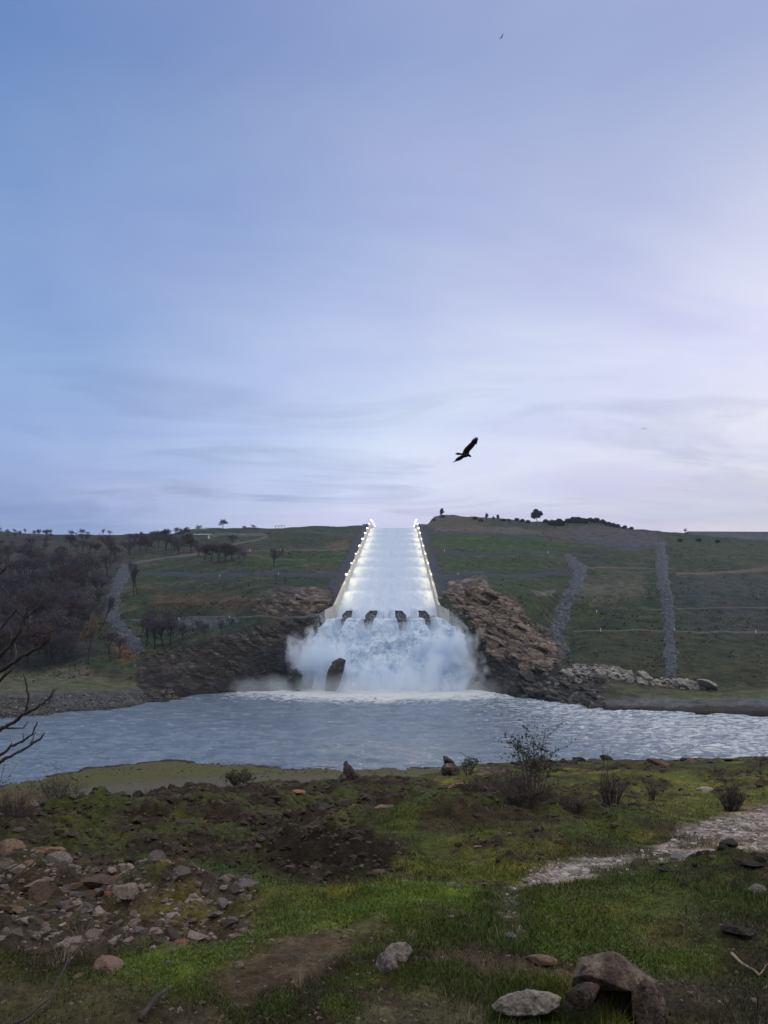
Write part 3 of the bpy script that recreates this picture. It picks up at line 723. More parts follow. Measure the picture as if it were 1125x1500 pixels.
tcol = lay(tcol, sm(-.1, .5, tn), C(.075, .06, .035)); tn2 = fbm(TP[..., 0] / 3, TP[..., 1] / 2, 0, 5, 146)
tcol = lay(tcol, polymask(wtx, wty, [(60, 1135), (200, 1122), (280, 1119), (420, 1127), (700, 1127), (700, 1131), (400, 1134), (250, 1137), (120, 1150), (0, 1160)], 4) * (.45 + .4 * sm(-.3, .5, tn + tn2)), C(.066, .07, .026))
tcol = lay(tcol, polymask(wtx, wty, [(140, 1152), (260, 1141), (390, 1136), (720, 1131), (720, 1150), (390, 1150), (250, 1170), (120, 1190), (0, 1196), (60, 1172)], 5) * (.5 + .4 * sm(-.5, .2, tn2)), C(.075, .074, .07))
tcol = lay(tcol, sm(9, 3.0, np.abs(shore - TP[..., 1] - 1) + 3.5 * tn), C(.024, .021, .017))
ALLN = np.concatenate([TP[::-1], NP]); ALLC = np.concatenate([tcol[::-1], ncol])
# foot rows towards and behind the viewer
foot = []
for yv in (1650, 1900, 2400, 3600, 7000):
    d = near_d(yv); foot.append(np.stack([(nx - CX) / F * d * 1.0, np.full_like(nx, d), HC - (yv - HY) / F * d + 0 * nx], -1))
for yb in (-1, -6, -20):
    foot.append(np.stack([(nx - CX) / F * 9.0, np.full_like(nx, yb), np.full_like(nx, HC - 1.65 - .14 * yb * .6)], -1))
FT = np.stack(foot)
FTC = np.zeros(FT.shape) + C(.055, .055, .025)
ALLN = np.concatenate([ALLN, FT]); ALLC = np.concatenate([ALLC, FTC])
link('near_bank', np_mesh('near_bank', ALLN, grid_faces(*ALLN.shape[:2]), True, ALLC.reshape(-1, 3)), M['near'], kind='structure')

def near_at(x, y, field=None):
    x = np.atleast_1d(np.asarray(x, float)); y = np.atleast_1d(np.asarray(y, float))
    ci = np.clip(np.interp(x, nx, np.arange(len(nx))), 0, len(nx) - 1.001)
    cr = np.interp(x, NCREST[:, 0], NCREST[:, 1])
    ri = np.clip((y - cr) / (YB - cr), 0, .9999) ** (1 / 1.25) * (NR - 1)
    c0 = ci.astype(int); r0 = np.minimum(ri.astype(int), NR - 2); a = (ci - c0); b = (ri - r0)
    Q = NP if field is None else field
    if Q.ndim == 3: a = a[:, None]; b = b[:, None]
    return Q[r0, c0] * (1 - a) * (1 - b) + Q[r0, c0 + 1] * a * (1 - b) + Q[r0 + 1, c0] * (1 - a) * b + Q[r0 + 1, c0 + 1] * a * b
#@@PART2

# ------------------------------------------------------------------ dam beyond the hill
dm = link('dam', None, loc=(1100, 1560, 150), label='long level dam embankment closing the horizon at the far right', cat='dam')
zt = HC + 108.5 / F * 1560 - 150
mb = MB(); prof = [(-95, -45), (-8, zt), (8, zt), (110, -45)]
nseg = 30; xs = np.linspace(-490, 1200, nseg); vs = []
for x in xs:
    for (y, z) in prof: vs.append((x, y + 30 * math.sin(x / 500), z))
mb.add(vs, [(i * 4 + k, i * 4 + k + 1, i * 4 + k + 5, i * 4 + k + 4) for i in range(nseg - 1) for k in range(3)])
M['dam'] = mat_plain('dam_rockfill', (.085, .09, .11), .95, .1, .35, .06)
link('embankment', mb.mesh('embankment'), M['dam'], dm)
mb = MB()
for i in range(nseg - 1):
    x0, x1 = xs[i], xs[i + 1]; y0, y1 = [30 * math.sin(v / 500) - 7.5 for v in (x0, x1)]
    mb.hexa([(x0, y0, zt - .2), (x1, y1, zt - .2), (x1, y1 + .5, zt - .2), (x0, y0 + .5, zt - .2), (x0, y0, zt + 1.2), (x1, y1, zt + 1.2), (x1, y1 + .5, zt + 1.2), (x0, y0 + .5, zt + 1.2)])
link('guard_wall', mb.mesh('guard_wall'), M['concrete2'], dm)

# ------------------------------------------------------------------ rocks
def eval_mesh(me, mods):
    o = bpy.data.objects.new('tmp', me); COL.objects.link(o)
    for typ, kw in mods:
        m = o.modifiers.new('m', typ)
        for k, v in kw.items(): setattr(m, k, v)
    dg = bpy.context.evaluated_depsgraph_get(); dg.update()
    r = bpy.data.meshes.new_from_object(o.evaluated_get(dg)); bpy.data.objects.remove(o)
    return r
def get_v(me):
    a = np.empty(len(me.vertices) * 3); me.vertices.foreach_get('co', a); return a.reshape(-1, 3)
def get_n(me):
    a = np.empty(len(me.vertices) * 3); me.vertices.foreach_get('normal', a); return a.reshape(-1, 3)
def put_v(me, v): me.vertices.foreach_set('co', v.astype(np.float32).ravel()); me.update()

def rock_variant(seed, cuts=11, sub=4, flat=(1, .8, .62), rough=.035):
    bm = bmesh.new(); bmesh.ops.create_icosphere(bm, subdivisions=sub, radius=1)
    me = bpy.data.meshes.new('rock'); bm.to_mesh(me); bm.free()
    r = np.random.RandomState(seed); v = get_v(me)
    for _ in range(cuts):
        n = r.normal(size=3); n /= np.linalg.norm(n); c = r.uniform(.38, .78)
        v -= np.maximum(v @ n - c, 0)[:, None] * n
    v *= np.array(flat) * r.uniform(.85, 1.2, 3)
    v /= np.abs(v[:, :2]).max()
    v += .05 * np.stack([fbm(v[:, 0] * 1.2 + s, v[:, 1] * 1.2, v[:, 2] * 1.2, 2, seed + s) for s in (0, 5, 9)], -1)
    nrm = v / np.maximum(np.linalg.norm(v, axis=1, keepdims=True), 1e-6)
    v += nrm * (rough * ridged(v[:, 0] * 3, v[:, 1] * 3, v[:, 2] * 3, 4, seed) + rough * .5 * fbm(v[:, 0] * 9, v[:, 1] * 9, v[:, 2] * 9, 3, seed + 3))[:, None]
    put_v(me, v); return me
RV = [rock_variant(200 + k, 9 + k % 5, 4, [(1, .8, .6), (1, .7, .45), (1, .9, .75), (1, .6, .32)][k % 4]) for k in range(14)]
RVm = {}
def rock_mesh(k, mat):
    if (k, mat) not in RVm:
        m = RV[k].copy(); m.name = 'stone'; m.materials.append(M[mat]); RVm[(k, mat)] = m
    return RVm[(k, mat)]
TINT = {'grey': (.85, .88, .94), 'pink': (1.12, .86, .78), 'tan': (1.1, .86, .64), 'pale': (1.25, 1.2, 1.15), 'dark': (.5, .48, .48), 'blue': (.8, .9, 1.05), 'orange': (1.35, .85, .6), 'brown': (.62, .49, .41)}
def rock_at(x, y, w, tint='grey', k=None, mat='rockA', label='', group=None, hs=1.0, sink=.3, name='rock', rz=None, tilt=.25, pos=None, cat='rock'):
    p = near_at(x, y)[0] if pos is None else np.asarray(pos); d = p[1]; r = w * d / F / 2
    k = random.randrange(14) if k is None else k
    o = link(name, rock_mesh(k, mat), None, label=label, cat=cat, group=group)
    o.location = (p[0], p[1], p[2] + r * hs * (.45 - sink)); o.scale = (r, r * random.uniform(.8, 1.1), r * hs)
    o.rotation_euler = (random.uniform(-tilt, tilt), random.uniform(-tilt, tilt), random.uniform(-.5, .5) if rz is None else rz)
    c = TINT[tint]; j = random.uniform(.82, 1.15); o.color = (c[0] * j, c[1] * j, c[2] * j, 1)
    return o

def hull_rock(name, hulls, d0, thick, vox, mat, label, noise_a=.03, nscale=6, cat='boulder', color=(1, 1, 1, 1), seed=0, chis=9):
    mb = MB(); base = None; bm = bmesh.new()
    for hp in hulls:
        pts = [h[:2] for h in hp]; off = hp[0][2] if len(hp[0]) > 2 else 0.0
        cxp = sum(p[0] for p in pts) / len(pts); cyp = sum(p[1] for p in pts) / len(pts)
        vs = []
        rj = np.random.RandomState(700 + seed * 7 + len(pts)); ext = max(max(p[0] for p in pts) - min(p[0] for p in pts), max(p[1] for p in pts) - min(p[1] for p in pts))
        for sc_, dz in ((.66, -.5), (1, -.05), (.7, .5)):
            for (x, y) in pts:
                if dz != -.05:
                    if rj.uniform() < .4: continue
                    x += rj.normal(0, .09) * ext; y += rj.normal(0, .07) * ext
                xx, yy = cxp + (x - cxp) * sc_, cyp + (y - cyp) * sc_ * (1.0 if dz >= 0 else 1.0)
                d = d0 + off
                p = wpt(xx, yy, d); p[1] += dz * thick
                vs.append(bm.verts.new(p))
        r = bmesh.ops.convex_hull(bm, input=vs)
        bmesh.ops.delete(bm, geom=[g for g in set(r['geom_interior'] + r['geom_unused']) if isinstance(g, bmesh.types.BMVert)], context='VERTS')
    me = bpy.data.meshes.new(name); bm.to_mesh(me); bm.free()
    me2 = eval_mesh(me, [('REMESH', dict(mode='VOXEL', voxel_size=vox)), ('SMOOTH', dict(factor=.2, iterations=1))])
    v = get_v(me2); n = get_n(me2); rs = np.random.RandomState(500 + seed); size = min(np.ptp(v, 0).max(), np.ptp(v, 0).min() * 1.5)
    for _ in range(chis):
        i = rs.randint(len(v)); dr = n[i] + rs.normal(0, .22, 3); dr /= np.linalg.norm(dr); rad = size * rs.uniform(.20, .45)
        dist = np.linalg.norm(v - v[i], axis=1); h = (v - v[i]) @ dr + rad * rs.uniform(.02, .07)
        v = v - (np.maximum(h, 0) * sm(rad, rad * .55, dist))[:, None] * dr
    n = n; o0 = np.array([v[:, 0].mean(), v[:, 1].mean(), v[:, 2].min()])
    q = v * nscale
    f1 = fbm(q[:, 0] * .5, q[:, 1] * .5, q[:, 2] * .5, 3, 300 + seed); f2 = ridged(q[:, 0], q[:, 1], q[:, 2], 4, 301 + seed); f3 = fbm(q[:, 0] * 4, q[:, 1] * 4, q[:, 2] * 4, 3, 303 + seed)
    # chipped facets
    step = np.round(f1 * 3) / 3
    v = v + n * (noise_a * (.05 * f1 + .12 * step + .22 * f2 + .30 * f3))[:, None]
    put_v(me2, v - o0); me2.name = name
    me2.polygons.foreach_set('use_smooth', [True] * len(me2.polygons))
    o = link(name, me2, M[mat], label=label, cat=cat, loc=tuple(o0)); o.color = color
    return o
dB = 4.22
def facet_rock(hulls, d0, vox, mat, label, color, seed, amp=.006, cat='boulder'):
    """angular rock: a union of plain convex blocks given as (photo x, photo y, metres behind d0)"""
    bm = bmesh.new()
    for pts in hulls:
        vs = [bm.verts.new(wpt(x, y, d0 + o)) for x, y, o in pts]
        r = bmesh.ops.convex_hull(bm, input=vs)
        bmesh.ops.delete(bm, geom=[g for g in set(r['geom_interior'] + r['geom_unused']) if isinstance(g, bmesh.types.BMVert)], context='VERTS')
    me = bpy.data.meshes.new('boulder'); bm.to_mesh(me); bm.free()
    me2 = eval_mesh(me, [('REMESH', dict(mode='VOXEL', voxel_size=vox)), ('SMOOTH', dict(factor=.5, iterations=2))])
    v = get_v(me2); n = get_n(me2); o0 = np.array([v[:, 0].mean(), v[:, 1].mean(), v[:, 2].min()]); q = v * 14
    h = .5 * ridged(q[:, 0], q[:, 1] * .8, q[:, 2] * 1.4, 4, 800 + seed) + .9 * fbm(q[:, 0] * 3, q[:, 1] * 3, q[:, 2] * 3, 4, 801 + seed) + 1.6 * np.minimum(0, ridged(q[:, 0] * .35 + 2, q[:, 1] * .35, q[:, 2] * .5, 3, 802 + seed) * -1 + .35)
    put_v(me2, v + n * (amp * h)[:, None] - o0); me2.name = 'boulder'; me2.polygons.foreach_set('use_smooth', [True] * len(me2.polygons))
    o = link('boulder', me2, M[mat], label=label, cat=cat, loc=tuple(o0)); o.color = color; return o
facet_rock([[(850, 1403, .05), (872, 1398, 0), (897, 1394, -.02), (930, 1418, -.05), (962, 1440, -.03), (860, 1402, .25), (905, 1395, .28), (965, 1438, .25), (838, 1432, -.04), (862, 1428, -.12), (895, 1440, -.15), (922, 1452, -.17), (836, 1446, .05), (850, 1450, .25)],
            [(925, 1448, -.15), (946, 1431, -.15), (966, 1440, -.05), (975, 1470, -.08), (977, 1512, -.1), (940, 1512, -.19), (926, 1480, -.18), (960, 1440, .2), (972, 1505, .2), (930, 1500, .12)],
            [(845, 1436, .16), (955, 1450, .16), (965, 1512, .25), (850, 1512, .25), (900, 1410, .25), (850, 1500, .12), (950, 1500, .12)]], dB, .0075, 'boulder', 'large brown hunched boulder with a dark hollow under it, in the grass', (1.0, .93, .87, 1), 1)
facet_rock([[(823, 1468, 0), (830, 1452, -.02), (852, 1440, 0), (872, 1437, .05), (880, 1446, .05), (870, 1462, -.02), (855, 1480, -.05), (836, 1484, -.04), (850, 1450, -.09), (840, 1455, .12), (872, 1442, .14), (862, 1478, .1)]], dB - .2, .007, 'boulder', 'small brown boulder tucked under the left side of the hunched boulder', (.85, .8, .76, 1), 2)
facet_rock([[(720, 1474, 0), (730, 1462, -.03), (760, 1452, -.02), (800, 1453, 0), (823, 1461, .02), (820, 1474, 0), (800, 1486, -.05), (745, 1489, -.06), (726, 1483, -.03), (740, 1458, .15), (810, 1456, .15), (800, 1482, .15), (735, 1482, .12), (775, 1450, .05)]], dB - .10, .007, 'rockA', 'long pale grey boulder lying flat left of the hunched boulder', (.95, 1.0, 1.06, 1), 3)
dC = float(near_at(572, 1432)[0][1])
facet_rock([[(549, 1412, 0), (556, 1398, -.02), (567, 1391, 0), (577, 1397, 0), (584, 1420, -.01), (578, 1436, -.03), (562, 1440, -.04), (550, 1432, -.02), (566, 1412, -.09), (556, 1400, .1), (576, 1398, .1), (580, 1434, .08), (556, 1432, .08)],
            [(577, 1398, .04), (585, 1394, .05), (599, 1410, .03), (601, 1432, 0), (588, 1436, 0), (582, 1420, .01), (583, 1396, .16), (603, 1412, .15), (599, 1432, .12)],
            [(562, 1392, .11), (574, 1383, .13), (593, 1379, .13), (605, 1392, .11), (598, 1406, .07), (578, 1402, .06), (570, 1386, .27), (600, 1384, .27), (602, 1400, .25)]], dC, .007, 'rockA', 'grey cleft boulder standing alone beside the bare dirt patch', (.72, .73, .76, 1), 4)
dS = float(near_at(515, 1147)[0][1])
hull_rock('boulder', [[(503, 1117), (507, 1113), (517, 1126), (533, 1141), (534, 1154), (505, 1154), (502, 1134)], [(494, 1142), (503, 1130), (520, 1140), (520, 1156), (492, 1156)]], dS, .35, .02, 'rockD',
          'dark pointed slab of rock standing up like a fin before the water', .02, 6, seed=5, color=(.8, .75, .75, 1))
dT = float(near_at(660, 1134)[0][1])
hull_rock('boulder', [[(648, 1107), (653, 1107), (664, 1114), (671, 1124), (652, 1126)]], dT + .15, .3, .02, 'rockD', 'dark thin leaning slab behind a brown boulder at the water view', .015, 6, seed=6, color=(.6, .55, .55, 1))
hull_rock('boulder', [[(645, 1124), (654, 1118), (666, 1118), (674, 1127), (672, 1138), (648, 1138)]], dT - .2, .5, .02, 'rockD', 'brown rounded boulder in front of the thin leaning slab', .02, 6, seed=7, color=(1.0, .8, .72, 1))
hull_rock('boulder', [[(690, 1131), (705, 1124), (735, 1123), (752, 1128), (745, 1136), (700, 1138)]], 21.5, .8, .03, 'rockD', 'long low brown slab of rock left of the dry bush', .02, 5, seed=8, color=(1.05, .9, .85, 1))
hull_rock('boulder', [[(618, 1192), (624, 1177), (640, 1174), (655, 1178), (660, 1196), (640, 1206), (620, 1204)]], float(near_at(638, 1204)[0][1]), .5, .02, 'rockD', 'dark square block of rock in the middle ground', .025, 6, seed=9, color=(.7, .65, .6, 1))

hand = [ # x, y, width, tint, label, squash
 (82, 1322, 44, 'grey', 'large blue grey angular block in the left stone heap', 1.0), (150, 1328, 58, 'brown', 'largest brown block in the middle of the left stone heap', .9),
 (189, 1342, 40, 'pale', 'block with a bright flat top at the right end of the stone heap', .95), (14, 1292, 40, 'tan', 'broad tan block at the far left edge of the stone heap', .9),
 (70, 1282, 46, 'tan', 'tan slab leaning at the top of the left stone heap', .6), (66, 1346, 44, 'brown', 'rounded grey brown boulder below the blue grey block', .8),
 (152, 1434, 46, 'pink', 'pinkish flat boulder set alone in the grass below the stone heap', .7), (118, 1442, 20, 'pink', 'small pink stone just left of the lone flat boulder', .8),
 (291, 1383, 38, 'pink', 'pale pink split stone on the lower right of the stone heap', .8), (264, 1352, 19, 'pink', 'round pink stone right of the bright topped block', 1.0),
 (262, 1397, 26, 'orange', 'rust orange stone at the lower edge of the stone heap', .7), (368, 1321, 42, 'grey', 'flat grey slab at the right tip of the stone heap', .45),
 (596, 1307, 18, 'pale', 'small white stone in the grass in the picture centre', .6), (656, 1306, 24, 'pale', 'pale flat stone in the grass right of the small white stone', .5),
 (792, 1420, 40, 'pink', 'flat pale stone in the grass above the long grey boulder', .5), (458, 1311, 18, 'orange', 'small red stone on a bare patch in the grass', .7),
 (348, 1432, 16, 'pale', 'pale upright chip of stone at the edge of the dirt patch', 1.1), (440, 1180, 24, 'orange', 'rust red flat stone on the dark rubble bank', .6),
 (305, 1208, 28, 'pink', 'pinkish flat stone on the dark rubble left of the bank', .5), (1030, 1154, 24, 'pale', 'white flat stone on the far green turf at right', .5),
 (995, 1262, 28, 'blue', 'blue grey rounded stone at the lower edge of the pale path', .8), (1039, 1266, 32, 'dark', 'black angular stone below the pale path', .8),
 (1085, 1378, 50, 'dark', 'dark earthy lump of rock near the right edge', .7), (1108, 1318, 26, 'grey', 'grey stone in the turf by the right edge', .6),
 (968, 1122, 34, 'brown', 'largest brown boulder on the far brow at right', .8), (1010, 1118, 20, 'brown', 'rounded boulder right of the largest one on the far brow', .9),
 (463, 1197, 42, 'dark', 'dark jagged rock at the top of the rubble bank', .6), (665, 1162, 26, 'pink', 'brown pink rounded stone below the thin leaning slab', .6),
 (1095, 1296, 44, 'dark', 'wide dark rock among the stones below the path', .6), (405, 1372, 15, 'tan', 'tan wedge of stone in the bright grass', .9),
]
for x, y, w_, tint, lb, hs in hand: rock_at(x, y, w_ * 1.15, tint, label=lb, hs=hs, mat='rockD' if tint == 'dark' else 'rockA', sink=.15)
gA = dict(label='angular grey and pink stone lying among others in the left heap', group='stones of the left heap')
for (x, y, w_, tn_) in [(150, 1280, 30, 'pink'), (170, 1285, 26, 'tan'), (143, 1334, 20, 'pale'), (158, 1341, 18, 'orange'), (172, 1350, 14, 'pale'), (140, 1388, 32, 'pale'), (65, 1382, 18, 'grey'), (96, 1388, 16, 'pale'), (25, 1360, 28, 'tan'), (8, 1360, 30, 'tan'), (213, 1295, 30, 'brown'), (282, 1362, 22, 'pink'), (320, 1322, 14, 'pale'), (316, 1362, 32, 'grey'), (335, 1360, 26, 'grey'), (45, 1300, 26, 'grey'), (110, 1290, 26, 'pink'), (100, 1270, 24, 'dark'), (125, 1350, 24, 'grey'), (230, 1330, 26, 'grey'), (240, 1300, 26, 'brown'), (345, 1332, 20, 'grey'), (92, 1352, 24, 'grey'), (40, 1330, 22, 'tan'), (110, 1310, 22, 'blue')]:
    rock_at(x, y, w_, tn_, mat='rockD' if tn_ == 'dark' else 'rockA', hs=random.uniform(.6, 1), sink=.1, **gA)
def scatter(n, poly, wr, tints, fn, mat='rockA', field=None):
    poly = np.array(poly, float); x0, y0 = poly.min(0); x1, y1 = poly.max(0); k = 0
    while k < n:
        x, y = random.uniform(max(x0, -40), min(x1, 1160)), random.uniform(y0, y1)
        if polymask(np.array([x]), np.array([y]), poly, .01)[0] < .5 or y < np.interp(x, NCREST[:, 0], NCREST[:, 1]) + 1 or (700 < x < 1000 and y > 1370): continue
        fn(x, y, random.uniform(0, 1) ** 2.2 * (wr[1] - wr[0]) + wr[0], random.choice(tints)); k += 1
scatter(112, PILE, (7, 28), ['grey', 'grey', 'pink', 'tan', 'pale', 'brown', 'blue'], lambda x, y, w_, tn_: rock_at(x, y, w_, tn_, hs=random.uniform(.5, 1), **gA))
gB = dict(label='dark lump of stone half buried in the rubble bank', group='lumps on the dark rubble bank')
scatter(46, RUBBLE, (6, 26), ['brown', 'dark', 'dark', 'grey', 'brown'], lambda x, y, w_, tn_: rock_at(x, y, w_, tn_, mat='rockD', hs=random.uniform(.5, .9), **gB))
gC = dict(label='dark stone on the far brow above the water', group='stones along the far brow')
for i in range(28):
    x = random.uniform(690, 1135); y = np.interp(x, NCREST[:, 0], NCREST[:, 1]) + random.uniform(.5, 7)
    rock_at(x, y, random.uniform(6, 24), random.choice(['dark', 'brown', 'dark', 'grey']), mat='rockD', hs=random.uniform(.5, .9), **gC)
gD = dict(label='dark stone lying along the lower edge of the pale path', group='stones beside the pale path')
for (x, y, w_, tn_) in [(945, 1266, 18, 'grey'), (960, 1262, 16, 'brown'), (975, 1290, 26, 'dark'), (1002, 1308, 18, 'dark'), (1052, 1272, 26, 'grey'), (1072, 1282, 34, 'dark'), (1015, 1275, 18, 'dark'), (990, 1270, 16, 'tan'), (930, 1268, 14, 'grey'), (1110, 1290, 24, 'dark'), (1020, 1290, 14, 'brown'), (905, 1262, 10, 'grey'), (1060, 1298, 24, 'dark')]:
    rock_at(x, y, w_, tn_, mat='rockD' if tn_ in ('dark', 'brown') else 'rockA', hs=random.uniform(.6, .9), **gD)
gE = dict(label='small pale stone lying loose in the green turf', group='loose pale stones in the turf')
for (x, y, w_) in [(705, 1318, 18), (712, 1338, 14), (750, 1372, 26), (660, 1365, 12), (690, 1374, 20), (711, 1376, 18), (735, 1350, 14), (742, 1330, 16), (870, 1342, 14), (843, 1356, 12), (367, 1400, 12), (422, 1370, 14), (490, 1332, 9), (880, 1365, 12), (1000, 1365, 14), (930, 1370, 9), (1010, 1445, 10), (670, 1322, 12), (660, 1420, 14), (515, 1450, 10), (950, 1400, 8), (1100, 1420, 12), (880, 1215, 12), (745, 1228, 14), (650, 1345, 10), (610, 1370, 8), (700, 1240, 12), (520, 1180, 14), (850, 1202, 12), (555, 1195, 22), (570, 1200, 18)]:
    rock_at(x, y, w_, random.choice(['pale', 'grey', 'pale', 'pink']), hs=random.uniform(.4, .7), **gE)
scatter(12, [(420, 1290), (1120, 1300), (1120, 1490), (330, 1490)], (4, 9), ['pale', 'grey', 'pink'], lambda x, y, w_, tn_: rock_at(x, y, w_, tn_, hs=.6, **gE))

# countless small bits: one object each
ICO_V = []; ICO_F = None
bm = bmesh.new(); bmesh.ops.create_icosphere(bm, subdivisions=1, radius=1); bm.verts.ensure_lookup_table()
ICO_V = np.array([v.co[:] for v in bm.verts]); ICO_F = np.array([[v.index for v in f.verts] for f in bm.faces]); bm.free()
def bits(name, pos, rad, cols, mat, label, cat, smooth=False, flat=.55):
    n = len(pos); R = RNG
    V = np.repeat(ICO_V[None], n, 0) * R.uniform(.55, 1.35, (n, len(ICO_V), 1))
    A = R.normal(size=(n, 3, 3)); Q, _ = np.linalg.qr(A); V = V @ Q
    V *= np.stack([R.uniform(.7, 1.3, n), R.uniform(.6, 1.1, n), R.uniform(.4, .8, n) * flat / .55], -1)[:, None, :]
    V = V * rad[:, None, None] + pos[:, None, :]
    Fc = (ICO_F[None] + (np.arange(n) * len(ICO_V))[:, None, None]).reshape(-1, 3)
    cc = np.repeat(cols[:, None, :], len(ICO_V), 1).reshape(-1, 3)
    return link(name, np_mesh(name, V.reshape(-1, 3), Fc, smooth, cc), mat, label=label, cat=cat, kind='stuff')
t_ = NT('loose_stone'); cN = t_.n('VertexColor', layer_name='Col').outputs[0]; nn = t_.noise(60, 3, .6, t_.obj()); kk = t_.mapr(nn, .25, .75, .6, 1.4)
M['bits'] = t_.pbsdf(Base_Color=t_.mix(1.0, cN, t_.n('CombineXYZ', {0: kk, 1: kk, 2: kk}).outputs[0], 'MULTIPLY'), Roughness=.9, Specular_IOR_Level=.2, Normal=t_.bump(nn, .01))
def rand_px(n, ymin=1106, ymax=1512):
    n = int(n * 1.36); x = RNG.uniform(-285, 1415, n); y = RNG.uniform(ymin, ymax, n)
    ok = y > np.interp(x, NCREST[:, 0], NCREST[:, 1]) + .8
    return x[ok], y[ok]
def pick(n, mask, thr=None):
    x, y = rand_px(n); m = near_at(x, y, mask); k = RNG.uniform(0, 1, len(x)) < m
    return x[k], y[k]
def tints(n, a, b, w=None):
    t = RNG.uniform(0, 1, (n, 1)); c = np.asarray(a) * (1 - t) + np.asarray(b) * t
    return c * RNG.uniform(.7, 1.25, (n, 1))
x, y = pick(52000, np.clip(mpath, 0, 1) ** 1.5); p = near_at(x, y); r = np.abs(RNG.normal(0, .013, len(x))) + .005
r *= np.clip(p[:, 1] / 8, .7, 1.5); bits('gravel', p + [0, 0, .004], r, tints(len(x), (.13, .11, .10), (.40, .375, .36)), M['bits'], 'pale broken stone covering the footpath on the right', 'gravel', flat=.4)
x, y = pick(900, np.clip(mpath, 0, 1)); p = near_at(x, y); r = np.abs(RNG.normal(0, .022, len(x))) + .02
bits('path_stones', p, r, tints(len(x), (.09, .075, .066), (.40, .37, .35)), M['bits'], 'larger loose stones on the pale footpath', 'path stones', flat=.5)
x, y = pick(15000, np.clip(mpile, 0, 1) ** 2); p = near_at(x, y); r = np.abs(RNG.normal(0, .019, len(x))) ** 1.0 + .006; r = np.where(RNG.uniform(0, 1, len(x)) < .12, r * 2.2, r)
bits('stone_chips', p, r, tints(len(x), (.045, .036, .03), (.24, .195, .17)), M['bits'], 'small stone chips filling the gaps of the left heap', 'stone chips')
x, y = pick(24000, np.clip(mrub, 0, 1)); p = near_at(x, y); r = (np.abs(RNG.normal(0, .03, len(x))) + .01) * np.clip(p[:, 1] / 10, .6, 1.6)
bits('rubble', p, r, tints(len(x), (.022, .017, .013), (.075, .06, .045)), M['bits'], 'dark earthy rubble covering the bank in the middle ground', 'rubble')
x, y = rand_px(4200); p = near_at(x, y); r = np.abs(RNG.normal(0, .008, len(x))) + .003
bits('pebbles', p, r, tints(len(x), (.05, .042, .034), (.17, .145, .125)), M['bits'], 'scattered pebbles and crumbs of soil in the turf', 'pebbles')

# rocks across the river
SV = [get_v(rock_variant(260 + k, 10 + k % 4, 3, [(1, .7, .42), (1, .6, .3), (1, .8, .55)][k % 3], .05)) for k in range(9)]
_b = bmesh.new(); bmesh.ops.create_icosphere(_b, subdivisions=3, radius=1); _b.verts.ensure_lookup_table(); SF = np.array([[v.index for v in f.verts] for f in _b.faces]); _b.free()
def outcrop(poly, n, lo, hi, mat, label, dip, seed, flat=1.0, ymin=None, cat='rock outcrop'):
    R = np.random.RandomState(seed); poly = np.array(poly, float); x0, y0 = poly.min(0); x1, y1 = poly.max(0); Vs = []; Fs = []; k = 0; base = 0
    while k < n:
        x, y = R.uniform(x0, x1), R.uniform(y0, y1)
        if polymask(np.array([x]), np.array([y]), poly, .01)[0] < .5: continue
        p = far_at(x, y)[0]; L_ = lo + (hi - lo) * R.uniform() ** 1.8
        v = SV[R.randint(len(SV))] * [L_ * R.uniform(.8, 1.4), L_ * R.uniform(.7, 1.1), L_ * flat * R.uniform(.7, 1.2)]
        rot = Matrix.Rotation(R.normal(0, .35), 3, 'Z') @ Matrix.Rotation(dip + R.normal(0, .16), 3, 'Y') @ Matrix.Rotation(R.normal(.25, .2), 3, 'X')
        v = v @ np.array(rot).T + p + [0, L_ * .3, -L_ * .08]
        Vs.append(v); Fs.append(SF + base); base += len(v); k += 1
    ce = np.array([v.mean(0) for v in Vs]); ra = np.array([np.ptp(v, 0).max() / 2 for v in Vs]); lab = np.arange(len(Vs))
    dm_ = np.linalg.norm(ce[:, None] - ce[None], axis=2) < .85 * (ra[:, None] + ra[None])
    for _ in range(60): lab = np.where(dm_, lab[None], 10**9).min(1)
    keep = np.bincount(lab).argmax(); Vs = [v for v, l in zip(Vs, lab) if l == keep]; Fs = [SF + i * len(SV[0]) for i in range(len(Vs))]
    me = np_mesh('rock_outcrop', np.concatenate(Vs), np.concatenate(Fs), False)
    return link('rock_outcrop', me, M[mat], label=label, cat=cat)
outcrop(OUTR, 330, 1.0, 6.5, 'cliff', 'large brown layered rock outcrop right of the spillway chute', .42, 1)
outcrop(WETR, 150, 1.2, 6.0, 'wetcliff', 'dark wet rock foot sloping into the river right of the falls', .5, 2)
outcrop(OUTL, 130, 1.0, 4.5, 'cliff', 'brown rock outcrop on the slope left of the chute end', .1, 3)
outcrop([(215, 1005), (262, 985), (330, 962), (410, 930), (470, 912), (450, 940), (340, 985), (275, 1024), (225, 1030)], 110, .9, 3.2, 'cliffl', 'brown broken rock bank left of the falls', -.3, 4)
outcrop(WETL, 180, 1.2, 5.0, 'wetcliff', 'dark wet rock cliff beside the left spray', -.4, 5)
outcrop([(825, 988), (845, 974), (900, 976), (960, 988), (1000, 992), (1040, 996), (1060, 1000), (1128, 1002), (1128, 1008), (1050, 1007), (960, 1000), (880, 994), (850, 1002)], 420, .9, 3.8, 'ridge', 'low ridge of pale tilted rock slabs along the right shore', .5, 6)
outcrop([(800, 1000), (850, 990), (895, 1000), (900, 1020), (880, 1040), (830, 1034), (790, 1022)], 200, 1.0, 4.0, 'wetcliff', 'dark blue grey rocks at the water below the pale ridge', .45, 7)
